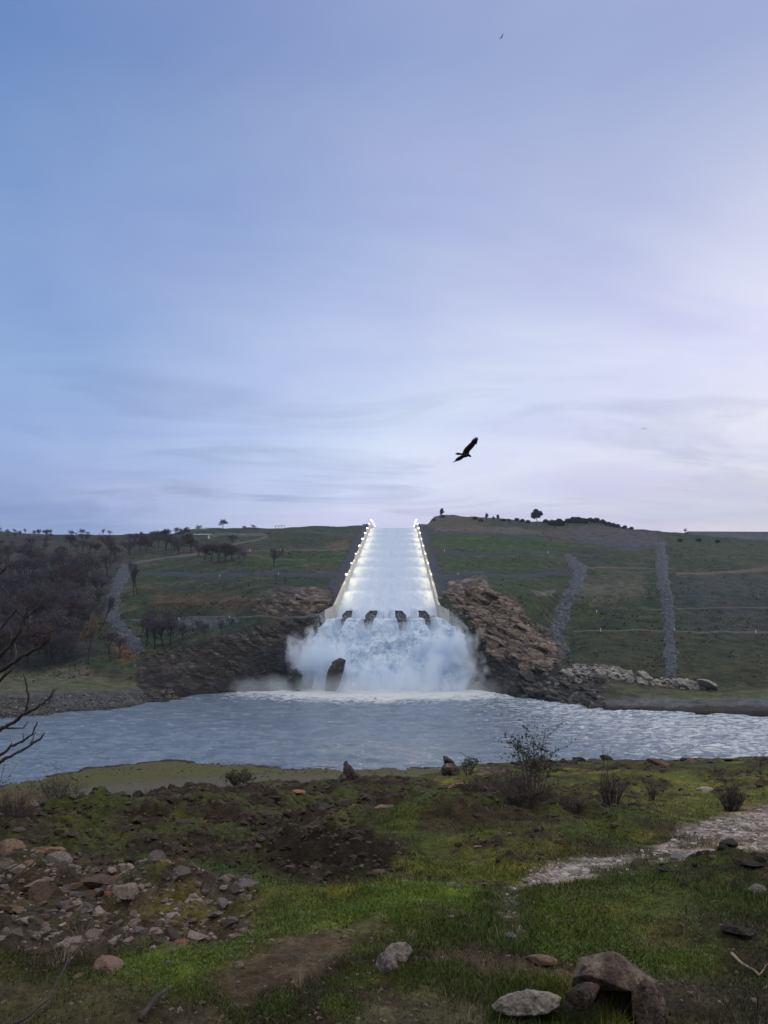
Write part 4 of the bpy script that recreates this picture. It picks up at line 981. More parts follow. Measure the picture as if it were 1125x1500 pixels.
o = rock_at(0, 0, 26, 'blue', k=2, label='grey rounded boulder at the foot of the straight drainage channel', pos=far_at(996, 996)[0], hs=1.0, sink=.1)
o = rock_at(0, 0, 40, 'grey', k=1, label='largest single slab of rock on the far right shore', pos=far_at(1042, 1006)[0], hs=.75, sink=.05); o.rotation_euler.y = .4
x = RNG.uniform(-30, 236, 2400); y = RNG.uniform(1008, 1052, 2400); g = polymask(x, y, [(-40, 1030), (60, 1018), (215, 1010), (238, 1020), (236, 1034), (150, 1044), (-40, 1060)], 1) > .5
x, y = x[g], y[g]; p = far_at(x, y); g = p[:, 2] > -.2; p = p[g]
bits('shore_stones', p, np.abs(RNG.normal(0, .28, len(p))) + .12, tints(len(p), (.03, .03, .032), (.17, .17, .17)), M['bits'], 'loose grey stones along the left waterline across the river', 'shore stones')
hull_rock('rock_outcrop', [[(476, 1012), (479, 986), (486, 969), (498, 963), (507, 966), (503, 985), (496, 1000), (492, 1012)]], 369, 5, .3, 'wetcliff', 'black wet rock showing through the white water at its left foot', .5, .6, cat='rock', seed=12)
hull_rock('rock_outcrop', [[(418, 1010), (424, 985), (436, 978), (444, 990), (440, 1012)]], 372, 8, .4, 'wetcliff', 'dark wet rock at the left fringe of the spray', 1.0, .3, cat='rock', seed=13)

# stones along the terrace edge and brush on the far slopes
nn_ = 1500; ix = np.searchsorted(nx, RNG.uniform(-200, 1300, nn_)); dd_ = shore[ix] - np.abs(RNG.normal(0, 2.5, nn_)) - .2; xx_ = (nx[ix] - CX) / F * dd_
zz_ = 2.7 * sm(0, 16, shore[ix] - dd_)
bits('shore_stones', np.stack([xx_, dd_, zz_], -1), np.abs(RNG.normal(0, .22, nn_)) + .08, tints(nn_, (.02, .018, .016), (.09, .08, .07)), M['bits'], 'dark stones along the near waterline of the terrace', 'shore stones')
nn_ = 16000; x = RNG.uniform(-60, 1180, nn_); y = 770 + 225 * RNG.uniform(0, 1, nn_) ** 1.0
cr_ = np.interp(x, CREST[:, 0], CREST[:, 1]); g = (y > cr_ + 1) & (fbm(x / 40, y / 12, 0, 4, 160) > .0) & ~((x > 420) & (x < 700) & (y > 850)); x, y = x[g], y[g]; p = far_at(x, y)
g = (np.abs(p[:, 0] - chX(p[:, 1])) > 46) & (p[:, 2] > 3); p = p[g]; n_ = len(p)
bits('brush', p + [0, 0, .1], (np.abs(RNG.normal(0, .3, n_)) + .18), tints(n_, (.016, .022, .012), (.055, .055, .035)), M['bits'], 'low brush and grass tussocks dotted over the far hillsides', 'brush', flat=.7)
nn_ = 5000; ix = np.searchsorted(nx, RNG.uniform(-200, 720, nn_)); dd_ = 125 + (shore[ix] - 127) * RNG.uniform(0, 1, nn_); xx_ = (nx[ix] - CX) / F * dd_
zz_ = 2.7 * sm(0, 16, shore[ix] - dd_) + .35 * fbm(xx_ / 12, dd_ / 12, 0, 4, 141); g = fbm(xx_ / 9, dd_ / 5, 0, 4, 161) > 0
bits('tussocks', np.stack([xx_, dd_, zz_], -1)[g], (np.abs(RNG.normal(0, .13, nn_)) + .07)[g], tints(int(g.sum()), (.022, .028, .012), (.075, .08, .035)), M['bits'], 'low tussocks and weeds on the river terrace', 'tussocks', flat=.6)
# ------------------------------------------------------------------ grass
x, y = rand_px(430000); m = near_at(x, y, GRASSM); keep = RNG.uniform(0, 1, len(x)) < m ** 1.3
x, y = x[keep], y[keep]; p = near_at(x, y); c = near_at(x, y, ncol); n = len(x)
hgt = (RNG.gamma(3.0, .0065, n) + .008) * np.clip(.55 + .7 * fbm(p[:, 0] / .8, p[:, 1] / .8, 0, 3, 150) + .5, .35, 1.6) * np.clip(1.15 - p[:, 1] / 40, .55, 1.0)
ang = RNG.uniform(0, 6.283, n); lean = RNG.uniform(.1, 1.0, n) * hgt; la = RNG.uniform(0, 6.283, n)
wd = RNG.uniform(.0016, .0036, n) * np.clip(p[:, 1] / 5.0, 1, 3.2)
base = p - [0, 0, .006]; sdv = np.stack([np.cos(ang), np.sin(ang), 0 * ang], -1) * wd[:, None]
lv = np.stack([np.cos(la), np.sin(la), 0 * la], -1) * lean[:, None]
mid = base + lv * .35 + np.stack([0 * ang, 0 * ang, hgt * .6], -1); tip = base + lv + np.stack([0 * ang, 0 * ang, hgt], -1)
V = np.stack([base - sdv, base + sdv, mid + sdv * .75, mid - sdv * .75, tip], 1)
i0 = (np.arange(n) * 5)[:, None]; Fc = np.concatenate([i0 + [0, 1, 2], i0 + [0, 2, 3], i0 + [3, 2, 4]])
gc = c * RNG.uniform(.75, 1.5, (n, 1)) * np.stack([RNG.uniform(.8, 1.25, n), RNG.uniform(1.0, 1.35, n), RNG.uniform(.7, 1.1, n)], -1)
dead = RNG.uniform(0, 1, n) < .07; gc[dead] = C(.16, .135, .085) * RNG.uniform(.6, 1.2, (dead.sum(), 1))
tg = NT('grass_blade'); cN = tg.n('VertexColor', layer_name='Col').outputs[0]
M['grass'] = tg.pbsdf(Base_Color=cN, Roughness=.7, Specular_IOR_Level=.25)
link('grass', np_mesh('grass', V.reshape(-1, 3), Fc, True, np.repeat(gc[:, None], 5, 1).reshape(-1, 3)), M['grass'], label='short mossy green grass over the near bank', cat='grass', kind='stuff')
# broad small leaves in the lush patches
lush = np.clip(GRASSM * np.maximum(npm(NEARPOLY[3][0], 20), npm(NEARPOLY[4][0], 20)), 0, 1)
x, y = rand_px(90000); m = near_at(x, y, lush); keep = RNG.uniform(0, 1, len(x)) < m * .55; x, y = x[keep], y[keep]; p = near_at(x, y); n = len(x)
r = RNG.uniform(.005, .013, n); a = RNG.uniform(0, 6.283, n); z = RNG.uniform(.006, .04, n)
u = np.stack([np.cos(a), np.sin(a), RNG.normal(0, .35, n)], -1) * r[:, None]; v = np.stack([-np.sin(a), np.cos(a), RNG.normal(0, .35, n)], -1) * r[:, None] * .6
cpt = p + np.stack([0 * z, 0 * z, z], -1); V = np.stack([cpt - u, cpt + v, cpt + u, cpt - v], 1); Fc = np.arange(4 * n).reshape(n, 4)
lc = np.stack([RNG.uniform(.04, .08, n), RNG.uniform(.07, .12, n), RNG.uniform(.015, .03, n)], -1)
link('clover', np_mesh('clover', V.reshape(-1, 3), Fc, False, np.repeat(lc[:, None], 4, 1).reshape(-1, 3)), M['grass'], label='low round leaved weeds in the lush grass patches', cat='ground cover', kind='stuff')

# ------------------------------------------------------------------ trees
def tree_parts(seed, h, levels=5, spread=.55, limb=.72, twig_w=.06, nt=5, up=.25, leaf=None, trunk_frac=.28, lean=0.0, leafn=5, narrow=1.0):
    random.seed(seed); tr, cr = MB(), MB()
    def grow(p, d, ln, rad, lev):
        pts = [p]; q = p; dd = d; n = 3
        for i in range(n):
            dd = (dd + Vector((random.gauss(0, .12), random.gauss(0, .12), random.gauss(0, .08) + up * .1))).normalized()
            q = q + dd * ln / n; pts.append(q)
        rads = [rad * (1 - .4 * i / n) for i in range(n + 1)]
        if lev < levels - 2: tr.tube(pts, rads, 5 if lev < 2 else 4, False)
        else:
            for a, b in zip(pts[:-1], pts[1:]): cr.sliver(a, b, max(rads[1] * 2, twig_w))
        if lev >= levels - 1:
            for _ in range(nt):
                a = pts[random.randrange(1, n + 1)]; t_ = (dd + Vector((random.gauss(0, .9), random.gauss(0, .9), random.gauss(0, .8)))).normalized()
                b = a + t_ * ln * random.uniform(.5, 1.2)
                cr.sliver(a, b, twig_w)
                if leaf:
                    for _ in range(leafn): cr.leaf(a.lerp(b, random.random()) + Vector((random.gauss(0, 1), random.gauss(0, 1), random.gauss(0, .7))) * leaf, leaf * random.uniform(.6, 1.3))
            return
        grow(pts[-1], (dd + Vector((random.gauss(0, .25), random.gauss(0, .25), up * .3))).normalized(), ln * limb * random.uniform(.8, 1.1), rads[-1] * .85, lev + 1)
        k = (3 if lev else 4) if random.random() < .6 else 3
        a0 = random.random() * 6.283
        for i in range(k):
            a = a0 + 6.283 * (i + random.random() * .5) / k
            ax = dd.orthogonal().normalized(); bx = dd.cross(ax)
            o = (ax * math.cos(a) + bx * math.sin(a)) * narrow
            nd = (dd * .55 + o * spread * 1.25 * random.uniform(.7, 1.2) + Vector((0, 0, up * .6))).normalized()
            st = pts[random.choice((2, 2, 3) if lev else (2, 3, 3))]
            grow(st, nd, ln * limb * random.uniform(.7, 1.0) * (1.15 if lev == 0 else 1), rads[2] * .7, lev + 1)
    grow(Vector((0, 0, -.03 * h)), Vector((lean, 0, 1)).normalized(), h * trunk_frac, h * .022, 0)
    zz = max(v[2] for v in cr.v); s = h / zz
    for m in (tr, cr): m.v = [(x * s, y * s, z * s) for x, y, z in m.v]
    return tr.mesh('trunk'), cr.mesh('crown')
KIND = {}
def kind(name, n, matT, matC, **kw):
    KIND[name] = []
    for k in range(n):
        a, b = tree_parts(400 + len(KIND) * 37 + k, 1.0, **kw); a.materials.append(M[matT]); b.materials.append(M[matC]); KIND[name].append((a, b))
kind('bare', 6, 'bark', 'twigs', levels=5, twig_w=.0065, nt=5, spread=.5, limb=.76, trunk_frac=.25, up=.45)
kind('russet', 2, 'bark', 'twigs2', levels=5, twig_w=.010, nt=4, spread=.6, limb=.74, leaf=.014, leafn=2, trunk_frac=.3, up=.3)
kind('thin', 2, 'bark', 'twigs', levels=5, twig_w=.009, nt=3, spread=.3, limb=.74, up=.5, trunk_frac=.35, narrow=.5)
kind('tan', 1, 'bark', 'tanleaf', levels=5, twig_w=.008, nt=4, spread=.42, limb=.72, up=.35, leaf=.016, leafn=4, trunk_frac=.34, narrow=.7)
kind('green', 2, 'bark', 'evergreen', levels=5, twig_w=.01, nt=5, spread=.75, limb=.74, leaf=.03, leafn=5, trunk_frac=.2)
kind('conifer', 1, 'bark', 'evergreen', levels=5, twig_w=.012, nt=5, spread=.35, limb=.7, leaf=.03, leafn=5, up=.4, trunk_frac=.25, narrow=.5)
kind('shrub', 2, 'bark', 'evergreen', levels=4, twig_w=.015, nt=6, spread=1.1, limb=.8, leaf=.05, leafn=7, trunk_frac=.12, up=.05)
random.seed(5)
def tree(kd, x, y, hp, label, group=None, name='bare_tree', wide=1.0, cat='tree', rot=None):
    p = far_at(x, y)[0]; h = hp * p[1] / F
    o = link(name, None, loc=tuple(p), label=label, cat=cat, group=group)
    o.scale = (h * wide, h * wide, h); o.rotation_euler.z = random.uniform(0, 6.28) if rot is None else rot
    a, b = random.choice(KIND[kd]); link('trunk', a, None, o); link('crown', b, None, o); return o
gw = dict(label='grey leafless oak in the wood on the left hillside', group='leafless oaks of the left wood')
WOOD = [(-60, 792), (60, 792), (150, 800), (185, 812), (172, 834), (150, 880), (140, 920), (150, 945), (110, 968), (60, 975), (-60, 978)]
k = 0
pts_ = []
while k < 165:
    x, y = random.uniform(-60, 190), random.uniform(790, 975)
    if polymask(np.array([x]), np.array([y]), WOOD, .01)[0] < .5: continue
    if abs(x - 129) < 18 and y > 930: continue
    if any(abs(x - a) < 5 and abs(y - b) < 3.5 for a, b in pts_): continue
    pts_.append((x, y)); k += 1
    hp = np.interp(y, [790, 830, 880, 975], [15, 30, 46, 58]) * random.uniform(.6, 1.25)
    tree('bare' if random.random() < .85 else 'russet', x, y, hp, wide=random.uniform(.85, 1.25), **gw)
gs = dict(label='tiny leafless tree on the left skyline', group='small trees along the left skyline')
for i in range(52):
    x = random.uniform(-20, 268) if i > 8 else random.uniform(205, 285)
    tree('bare', x, np.interp(x, CREST[:, 0], CREST[:, 1]) + random.uniform(1.5, 10), random.uniform(5, 14), wide=random.uniform(.75, 1.2), **gs)
gm = dict(label='dark leafless tree in the clump beside the winding upper road', group='trees beside the winding upper road')
for (x, y, h) in [(212, 797, 20), (222, 800, 24), (232, 802, 22), (243, 806, 24), (255, 805, 24), (262, 812, 26), (300, 822, 26), (310, 826, 28), (320, 826, 30), (330, 826, 26), (340, 824, 26), (350, 822, 22), (290, 818, 24), (205, 806, 22), (215, 810, 24), (280, 808, 24), (196, 800, 22), (272, 800, 18), (312, 812, 22), (336, 812, 20), (190, 812, 24), (228, 792, 16), (242, 792, 18), (358, 822, 14)]:
    tree(random.choice(['bare', 'bare', 'russet']), x, y, h, wide=1.2, **gm)
gl = dict(label='dim leafless tree by the lower end of the left drainage channel', group='trees by the lower left drainage channel')
for (x, y, h) in [(215, 946, 50), (226, 950, 56), (238, 945, 50), (250, 942, 46), (222, 925, 44), (246, 925, 40), (268, 938, 30), (300, 936, 26), (325, 930, 22), (290, 925, 20), (176, 962, 34), (160, 958, 40), (340, 922, 18)]:
    tree('bare', x, y, h, wide=1.0, **gl)
tree('russet', 326.5, 776, 15, 'round russet tree standing alone on the left skyline', wide=1.1)
tree('bare', 371, 776, 9, 'small grey tree on the skyline right of the round russet tree', wide=1.4)
tree('russet', 269, 789, 16, 'russet tree on the skyline at the brow of the slope', wide=1.1)
tree('bare', 291, 783, 14, 'slender grey tree beside the skyline fence', wide=1.0)
tree('bare', 340, 799, 20, 'dark branching tree in the bend of the upper road', wide=1.1)
tree('bare', 401, 830, 30, 'dim lone tree standing in the upper left meadow', wide=1.0)
tree('russet', 357, 776, 5, 'low russet bush on the left skyline', wide=1.6)
tree('tan', 129, 966, 74, 'tan leaved tree standing out pale against the left wood', name='tan_tree', wide=.62)
tree('thin', 201, 870, 56, 'tall thin bare tree right of the left drainage channel', wide=.8)
tree('thin', 196, 872, 48, 'shorter thin bare tree beside the tall thin one', wide=.8)
o = tree('thin', 146, 922, 60, 'dark leaning tree left of the drainage channel', wide=.5, rot=0); o.rotation_euler.y = .3
tree('green', 787, 763, 19, 'broad evergreen tree on the right hilltop', name='evergreen_tree', wide=.85)
tree('conifer', 644, 757, 15, 'spiky dark tree on the hilltop just right of the chute', name='evergreen_tree', wide=.8)
for (x, y, h, lb) in [(713, 765, 12, 'left of three small dark conifers on the right hill'), (723, 765, 8, 'shortest of three small dark conifers on the right hill'), (729.5, 765, 11, 'right of three small dark conifers on the right hill')]: tree('conifer', x, y, h, lb, name='conifer', wide=.7)
gq = dict(label='low dark evergreen shrub on the right hilltop', group='dark shrubs of the right hilltop', name='shrub', cat='shrub')
for (x, y, h) in [(696, 763, 5), (704, 765, 5), (737, 765, 4), (745, 765, 4), (757, 764, 5), (765, 765, 5), (773, 766, 5), (809, 769, 9), (818, 769, 10), (832, 766, 7), (840, 766, 9), (848, 766, 9), (856, 766, 8), (866, 765, 6), (874, 765, 7), (882, 766, 6), (890, 768, 6), (898, 770, 6), (904, 771, 6), (846, 762, 7), (864, 762, 5), (925, 773, 4), (996, 792, 5), (1024, 792, 5), (1052, 792, 5), (800, 766, 6), (915, 772, 5)]:
    tree('shrub', x, y, h, wide=1.0, **gq)
tree('bare', 1004, 782, 9, 'tiny tree on the skyline left of the dam', wide=1.0)
for (x, y, h) in [(648, 756, 4), (636, 760, 3)]: tree('shrub', x, y, h, wide=1.0, **gq)

# small works on the far hills
gp = dict(cat='marker post', group='white marker posts on the hillside roads', label='small white marker post at the edge of a hillside road')
mbp = MB(); mbp.box(-.22, -.22, -.4, .22, .22, 2.4); mbp.box(-.3, -.3, 2.4, .3, .3, 2.7); mk = mbp.mesh('marker_post'); mk.materials.append(M['white'])
for (x, y) in [(366, 806), (411, 806), (322, 844), (408, 844), (262, 907), (336, 905.5), (651, 809), (803, 810), (671, 843), (880, 926), (988, 925), (1107, 926), (874, 900), (640, 884)]:
    o = link('marker_post', mk, None, loc=tuple(far_at(x, y)[0]), **gp); s = .85 if y < 820 else .68; o.scale = (s, s, s)
def fence(x0, x1, y0, y1, hp, label, n):
    A, B = far_at(x0, y0)[0], far_at(x1, y1)[0]; o = link('skyline_fence', None, loc=tuple(A), label=label, cat='fence')
    h = hp * A[1] / F; mb = MB(); mr = MB()
    for i in range(n + 1):
        q = far_at(x0 + (x1 - x0) * i / n, y0 + (y1 - y0) * i / n)[0] - A
        p_ = MB(); p_.box(q[0] - .15, q[1] - .15, q[2] - .3, q[0] + .15, q[1] + .15, q[2] + h); link('post', p_.mesh('post'), M['metal'], o)
        if i:
            for hh in (.3, .62, .95): mr.tube([Vector(pq) + Vector((0, 0, hh * h)), Vector(q) + Vector((0, 0, hh * h))], [.11, .11], 4)
        pq = q
    link('rail', mr.mesh('rail'), M['metal'], o)
fence(281, 306, 781, 778, 4.0, 'thin grey fence on the left skyline', 8)
fence(315, 358, 784, 783.5, 3.5, 'grey fence along the bend of the upper left road', 12)
A = far_at(297, 790)[0]; o = link('shed', None, loc=tuple(A), label='low teal grey shed beside the upper left road', cat='shed')
mb = MB(); mb.box(-9, -3, -1, 9, 3, 3.6); link('wall', mb.mesh('wall'), mat_plain('teal_cladding', (.13, .17, .18), .7, .3, .15, .3), o)
mb = MB(); mb.hexa([(-9.6, -3.6, 3.6), (9.6, -3.6, 3.6), (9.6, 3.6, 3.6), (-9.6, 3.6, 3.6), (-9.6, -.3, 4.7), (9.6, -.3, 4.7), (9.6, .3, 4.7), (-9.6, .3, 4.7)]); link('roof', mb.mesh('roof'), M['metal'], o)
mb = MB(); mb.box(6.2, -3.1, -.5, 8.0, -3.0, 3.0); link('door', mb.mesh('door'), M['white'], o)
A = far_at(410, 773)[0]; o = link('trestle', None, loc=tuple(A), label='small timber trestle on the left skyline near the chute', cat='trestle')
for q in (-5, -1.5, 2, 5): mb = MB(); mb.tube([(q, 0, -.5), (q + .2, 0, 2.8)], [.25, .2], 5); link('leg', mb.mesh('leg'), M['bark'], o)
mb = MB(); mb.tube([(-6.2, 0, 2.6), (0, 0, 3.0), (6.5, 0, 3.4)], [.22, .25, .2], 5); link('beam', mb.mesh('beam'), M['bark'], o)

# ------------------------------------------------------------------ plants on the near bank
def plant(name, x, y, hpx, wpx, nst, matS, label, leafmat=None, leaf=0, leafn=0, sub=3, w=.0035, upness=1.0, cat='bush', leaf_from=.4, group=None, seed=0):
    random.seed(900 + seed); p = near_at(x, y)[0]; d = p[1]; h = hpx * d / F; R = wpx * d / F / 2
    st, lf = MB(), MB(); w = w * max(1, d / 7)
    for i in range(nst):
        a = random.random() * 6.28; rr = R * math.sqrt(random.random())
        tip = Vector((math.cos(a) * rr, math.sin(a) * rr * .8, h * random.uniform(.55, 1.0) * (1 - .4 * (rr / R) ** 2 * (1 if upness < 1 else .4))))
        b = Vector((math.cos(a) * rr * .25 + random.gauss(0, .02), math.sin(a) * rr * .25, -.03))
        mid = b.lerp(tip, .5) + Vector((random.gauss(0, .06) * h, random.gauss(0, .06) * h, h * .08))
        st.tube([b, mid, tip], [w * 1.2, w * .9, w * .4], 3, False)
        for k in range(sub):
            f = random.uniform(.3, .95); s = b.lerp(mid, f * 2) if f < .5 else mid.lerp(tip, f * 2 - 1)
            e = s + Vector((random.gauss(0, .16), random.gauss(0, .16), random.uniform(.02, .28))) * h
            st.sliver(s, e, w * 1.3)
            if sub > 2:
                for _ in range(2): st.sliver(s.lerp(e, .6), s.lerp(e, .6) + Vector((random.gauss(0, .09), random.gauss(0, .09), random.uniform(0, .12))) * h, w)
            for _ in range(leafn if f > leaf_from else 0): lf.leaf(s.lerp(e, random.uniform(.2, 1.05)) + Vector((random.gauss(0, 1), random.gauss(0, 1), random.gauss(0, 1))) * leaf * .7, leaf * random.uniform(.6, 1.2))
    o = link(name, None, loc=tuple(p), label=label, cat=cat, group=group)
    link('stem', st.mesh('stem'), M[matS], o)
    if lf.v: link('foliage', lf.mesh('foliage'), M[leafmat], o)
    return o
plant('dry_bush', 765, 1200, 60, 130, 95, 'dryplant', 'large purple grey twiggy bush in the middle of the far brow', sub=5, w=.003, upness=.5, seed=1)
plant('sapling', 781, 1190, 118, 62, 16, 'dryplant', 'leafy sapling rising above the purple grey bush against the water', 'greyplant', .03, 7, 6, .004, leaf_from=.3, cat='sapling', seed=2)
plant('sapling', 685, 1136, 34, 30, 9, 'dryplant', 'small leafy plant beside the leaning slab', 'greyplant', .04, 4, 4, .004, cat='sapling', seed=3)
plant('dry_weed', 897, 1182, 56, 52, 46, 'dryplant', 'clump of dark dry stalks on the far turf', sub=3, w=.003, seed=4, cat='weed')
plant('dry_weed', 886, 1178, 100, 14, 4, 'dryplant', 'tallest thin dry stalks rising above the water line', sub=3, w=.003, seed=5, cat='weed')
plant('dry_weed', 958, 1168, 36, 40, 24, 'dryplant', 'thin sparse dry stalks right of the dark clump', sub=3, w=.0025, seed=6, cat='weed')
plant('dry_bush', 1070, 1186, 44, 46, 60, 'dryplant', 'dark dense bush near the upper end of the path', 'evergreen', .014, 3, 4, .003, upness=.5, seed=7)
plant('dry_bush', 85, 1192, 62, 90, 60, 'dryplant', 'faint twiggy bush on the left rubble brow', 'greyplant', .014, 2, 4, .0022, seed=8)
plant('dry_bush', 352, 1152, 30, 50, 40, 'dryplant', 'low grey green bush on the brow left of the pointed slab', 'greyplant', .03, 3, 4, .003, seed=9)
plant('dry_bush', 20, 1215, 50, 80, 60, 'dryplant', 'dark tangled bush at the left edge of the rubble', sub=4, w=.0025, seed=10)
plant('sapling', -8, 1235, 140, 50, 10, 'dryplant', 'grey green leafy shoot at the left edge against the water', 'greyplant', .02, 5, 5, .003, cat='sapling', seed=11)
plant('dry_weed', 740, 1140, 30, 20, 5, 'dryplant', 'few hair thin stalks left of the sapling', sub=2, w=.002, seed=12, cat='weed')
plant('dry_bush', 690, 1165, 20, 60, 40, 'dryplant', 'low dark scrub below the leaning slab', sub=4, w=.003, upness=.5, seed=13)
plant('dry_weed', 1112, 1125, 24, 20, 8, 'dryplant', 'small dry plant on the brow at the right edge', sub=3, w=.002, seed=14, cat='weed')
plant('dry_bush', 845, 1205, 24, 60, 50, 'dryplant', 'low dark scrub right of the purple grey bush', sub=4, w=.003, upness=.5, seed=15)
plant('grass_tuft', 438, 1452, 34, 30, 16, 'straw', 'dry straw coloured tuft on the dirt patch', sub=1, w=.0016, seed=16, cat='grass tuft')
plant('grass_tuft', 600, 1392, 22, 26, 20, 'straw', 'dry straw tuft behind the cleft boulder', sub=1, w=.0016, seed=17, cat='grass tuft')
plant('grass_tuft', 1012, 1355, 20, 14, 6, 'straw', 'sparse straw blades right of the turf centre', sub=1, w=.0014, seed=18, cat='grass tuft')
plant('grass_tuft', 845, 1490, 60, 90, 60, 'greyplant', 'long green blades growing in front of the hunched boulder', sub=1, w=.0014, seed=19, cat='grass tuft')
plant('grass_tuft', 910, 1478, 44, 40, 30, 'greyplant', 'long green blades under the hollow of the hunched boulder', sub=1, w=.0014, seed=20, cat='grass tuft')
for k, (x, y, s_) in enumerate([(40, 1400, 1), (90, 1420, .8), (20, 1460, .7), (120, 1380, .7)]):
    plant('dry_weed', x, y, 46 * s_, 70, 14, 'straw' if k % 2 else 'dryplant', 'thin dry stems straggling over the left foreground', sub=2, w=.0012, seed=21 + k, cat='weed', group='dry stems in the left foreground')

# dead tree just outside the left edge, its branches reaching in
def branch_mesh(pts, r0, r1, jit=.0):
    q = [(x, y, d) for x, y, d in pts]; out = []
    for i in range(len(q) - 1):
        for s in np.linspace(0, 1, 5)[:-1]:
            v = np.array(q[i]) * (1 - s) + np.array(q[i + 1]) * s; out.append(v)
    out.append(np.array(q[-1], float)); n = len(out)
    P = [Vector(wpt(v[0] + random.gauss(0, .7), v[1] + random.gauss(0, .7), v[2])) for v in out]
    R = [(r0 + (r1 - r0) * (i / (n - 1))) * random.uniform(.85, 1.2) for i in range(n)]
    return P, R
random.seed(3)
tb = Vector(near_at(-115, 1412)[0]); dt = link('dead_tree', None, loc=tuple(tb), label='leafless dead tree at the left edge reaching curved branches into view', cat='tree')
def part_branch(pts, r0, r1, name='branch', mat='branch'):
    P, R = branch_mesh(pts, r0, r1); mb = MB(); mb.tube([p - tb for p in P], R, 6); link(name, mb.mesh(name, True), M[mat], dt)
dT0 = float(tb[1])
part_branch([(-115, 1420, dT0), (-108, 1250, dT0), (-92, 1080, dT0 + .05), (-80, 960, dT0 + .1), (-76, 860, dT0), (-84, 760, dT0), (-78, 640, dT0), (-92, 520, dT0 + .1)], .07, .012, 'trunk')
BR = [
 ([(-90, 1060, 5.0), (-40, 1010, 4.9), (0, 985, 4.8), (32, 961, 4.7), (60, 948, 4.65), (72, 935, 4.6), (77, 921, 4.6)], .018, .006),
 ([(-88, 1040, 5.0), (-30, 1018, 5.0), (0, 997, 5.0), (18, 978, 5.0), (24, 960, 5.05), (22, 944, 5.1)], .014, .005),
 ([(-84, 1000, 5.0), (-30, 975, 4.9), (0, 961, 4.8), (18, 940, 4.75), (30, 925, 4.7), (34, 906, 4.7), (46, 899, 4.7), (60, 885, 4.7), (69, 870, 4.7)], .017, .0045),
 ([(34, 906, 4.7), (30, 890, 4.7), (27, 866, 4.72)], .007, .003), ([(38, 903, 4.7), (41, 884, 4.68)], .006, .003),
 ([(17, 942, 4.75), (18, 918, 4.8)], .007, .003),
 ([(44, 901, 4.7), (44, 915, 4.6), (39, 926, 4.6)], .006, .003),
 ([(-80, 960, 5.1), (-40, 945, 5.2), (0, 922, 5.2), (14, 903, 5.2), (25, 893, 5.2), (28, 900, 5.2)], .014, .005),
 ([(-82, 965, 5.1), (-40, 940, 5.3), (0, 933, 5.3), (16, 924, 5.3)], .009, .003),
 ([(-100, 1160, 5.0), (-50, 1105, 4.8), (0, 1069, 4.7), (15, 1061, 4.7), (35, 1047, 4.65), (55, 1036, 4.6), (72, 1023, 4.6), (80, 1009, 4.6)], .016, .004),
 ([(37, 1046, 4.65), (42, 1022, 4.65), (38, 1000, 4.65), (34, 987, 4.65)], .009, .004),
 ([(4, 1067, 4.7), (34, 1066, 4.75), (41, 1057, 4.8)], .006, .003),
 ([(-104, 1190, 5.0), (-50, 1140, 4.9), (0, 1107, 4.8), (15, 1094, 4.8), (34, 1086, 4.8), (47, 1075, 4.8), (55, 1058, 4.8)], .013, .004),
 ([(-105, 1200, 5.0), (-50, 1150, 4.8), (0, 1116, 4.6), (20, 1105, 4.6), (45, 1092, 4.6), (60, 1081, 4.6), (65, 1073, 4.6)], .013, .004),
 ([(45, 1091, 4.6), (52, 1073, 4.65)], .005, .003), ([(34, 1086, 4.8), (33, 1073, 4.8)], .004, .002), ([(15, 1094, 4.8), (18, 1086, 4.8)], .004, .002), ([(30, 1100, 4.6), (32, 1103, 4.5)], .004, .002), ([(30, 961, 4.7), (35, 950, 4.7)], .004, .002), ([(60, 947, 4.65), (68, 948, 4.65)], .004, .002), ([(52, 890, 4.7), (54, 880, 4.7)], .003, .002), ([(64, 1030, 4.6), (72, 1030, 4.6), (84, 1006, 4.55)], .003, .0015),
 ([(-72, 870, 5.0), (-30, 848, 5.0), (0, 839, 5.0), (9, 831, 5.0), (9, 820, 5.0)], .012, .004),
 ([(-110, 1330, 4.9), (-40, 1310, 4.9), (0, 1294, 4.9), (16, 1290, 4.9), (32, 1277, 4.95), (48, 1264, 5.0), (62, 1250, 5.1)], .012, .004),
 ([(-110, 1320, 4.9), (-40, 1290, 5.1), (0, 1278, 5.1), (20, 1270, 5.1), (50, 1252, 5.2)], .009, .003),
]
for k_, (y_, dx_, dy_) in enumerate([(1150, -150, -120), (1040, -170, -90), (940, -140, -130), (830, -130, -120), (760, -110, -140), (690, -90, -120), (700, 45, -110)]):
    x_ = np.interp(y_, [520, 640, 760, 860, 960, 1080, 1250], [-92, -78, -84, -76, -80, -92, -108])
    BR.append(([(x_, y_, dT0), (x_ + dx_ * .4, y_ + dy_ * .3, dT0 - .2), (x_ + dx_ * .75, y_ + dy_ * .7, dT0 + .1), (x_ + dx_, y_ + dy_ * 1.2, dT0 + .2)], .016, .004))
    BR.append(([(x_ + dx_ * .4, y_ + dy_ * .3, dT0 - .2), (x_ + dx_ * .5, y_ + dy_ * .9, dT0 - .4), (x_ + dx_ * .65, y_ + dy_ * 1.4, dT0 - .3)], .009, .003))
for b in BR: part_branch(*b)
mb = MB()
for _ in range(70):
    s = random.random(); a = wpt(60 + 17 * s + random.gauss(0, 1), 948 - 26 * s, 4.62); b_ = a + np.array([random.gauss(-.02, .03), random.gauss(0, .03), random.uniform(-.02, .05)])
    mb.sliver(Vector(a) - tb, Vector(b_) - tb, .004)
link('withered_leaves', mb.mesh('withered_leaves'), M['twigs2'], dt)
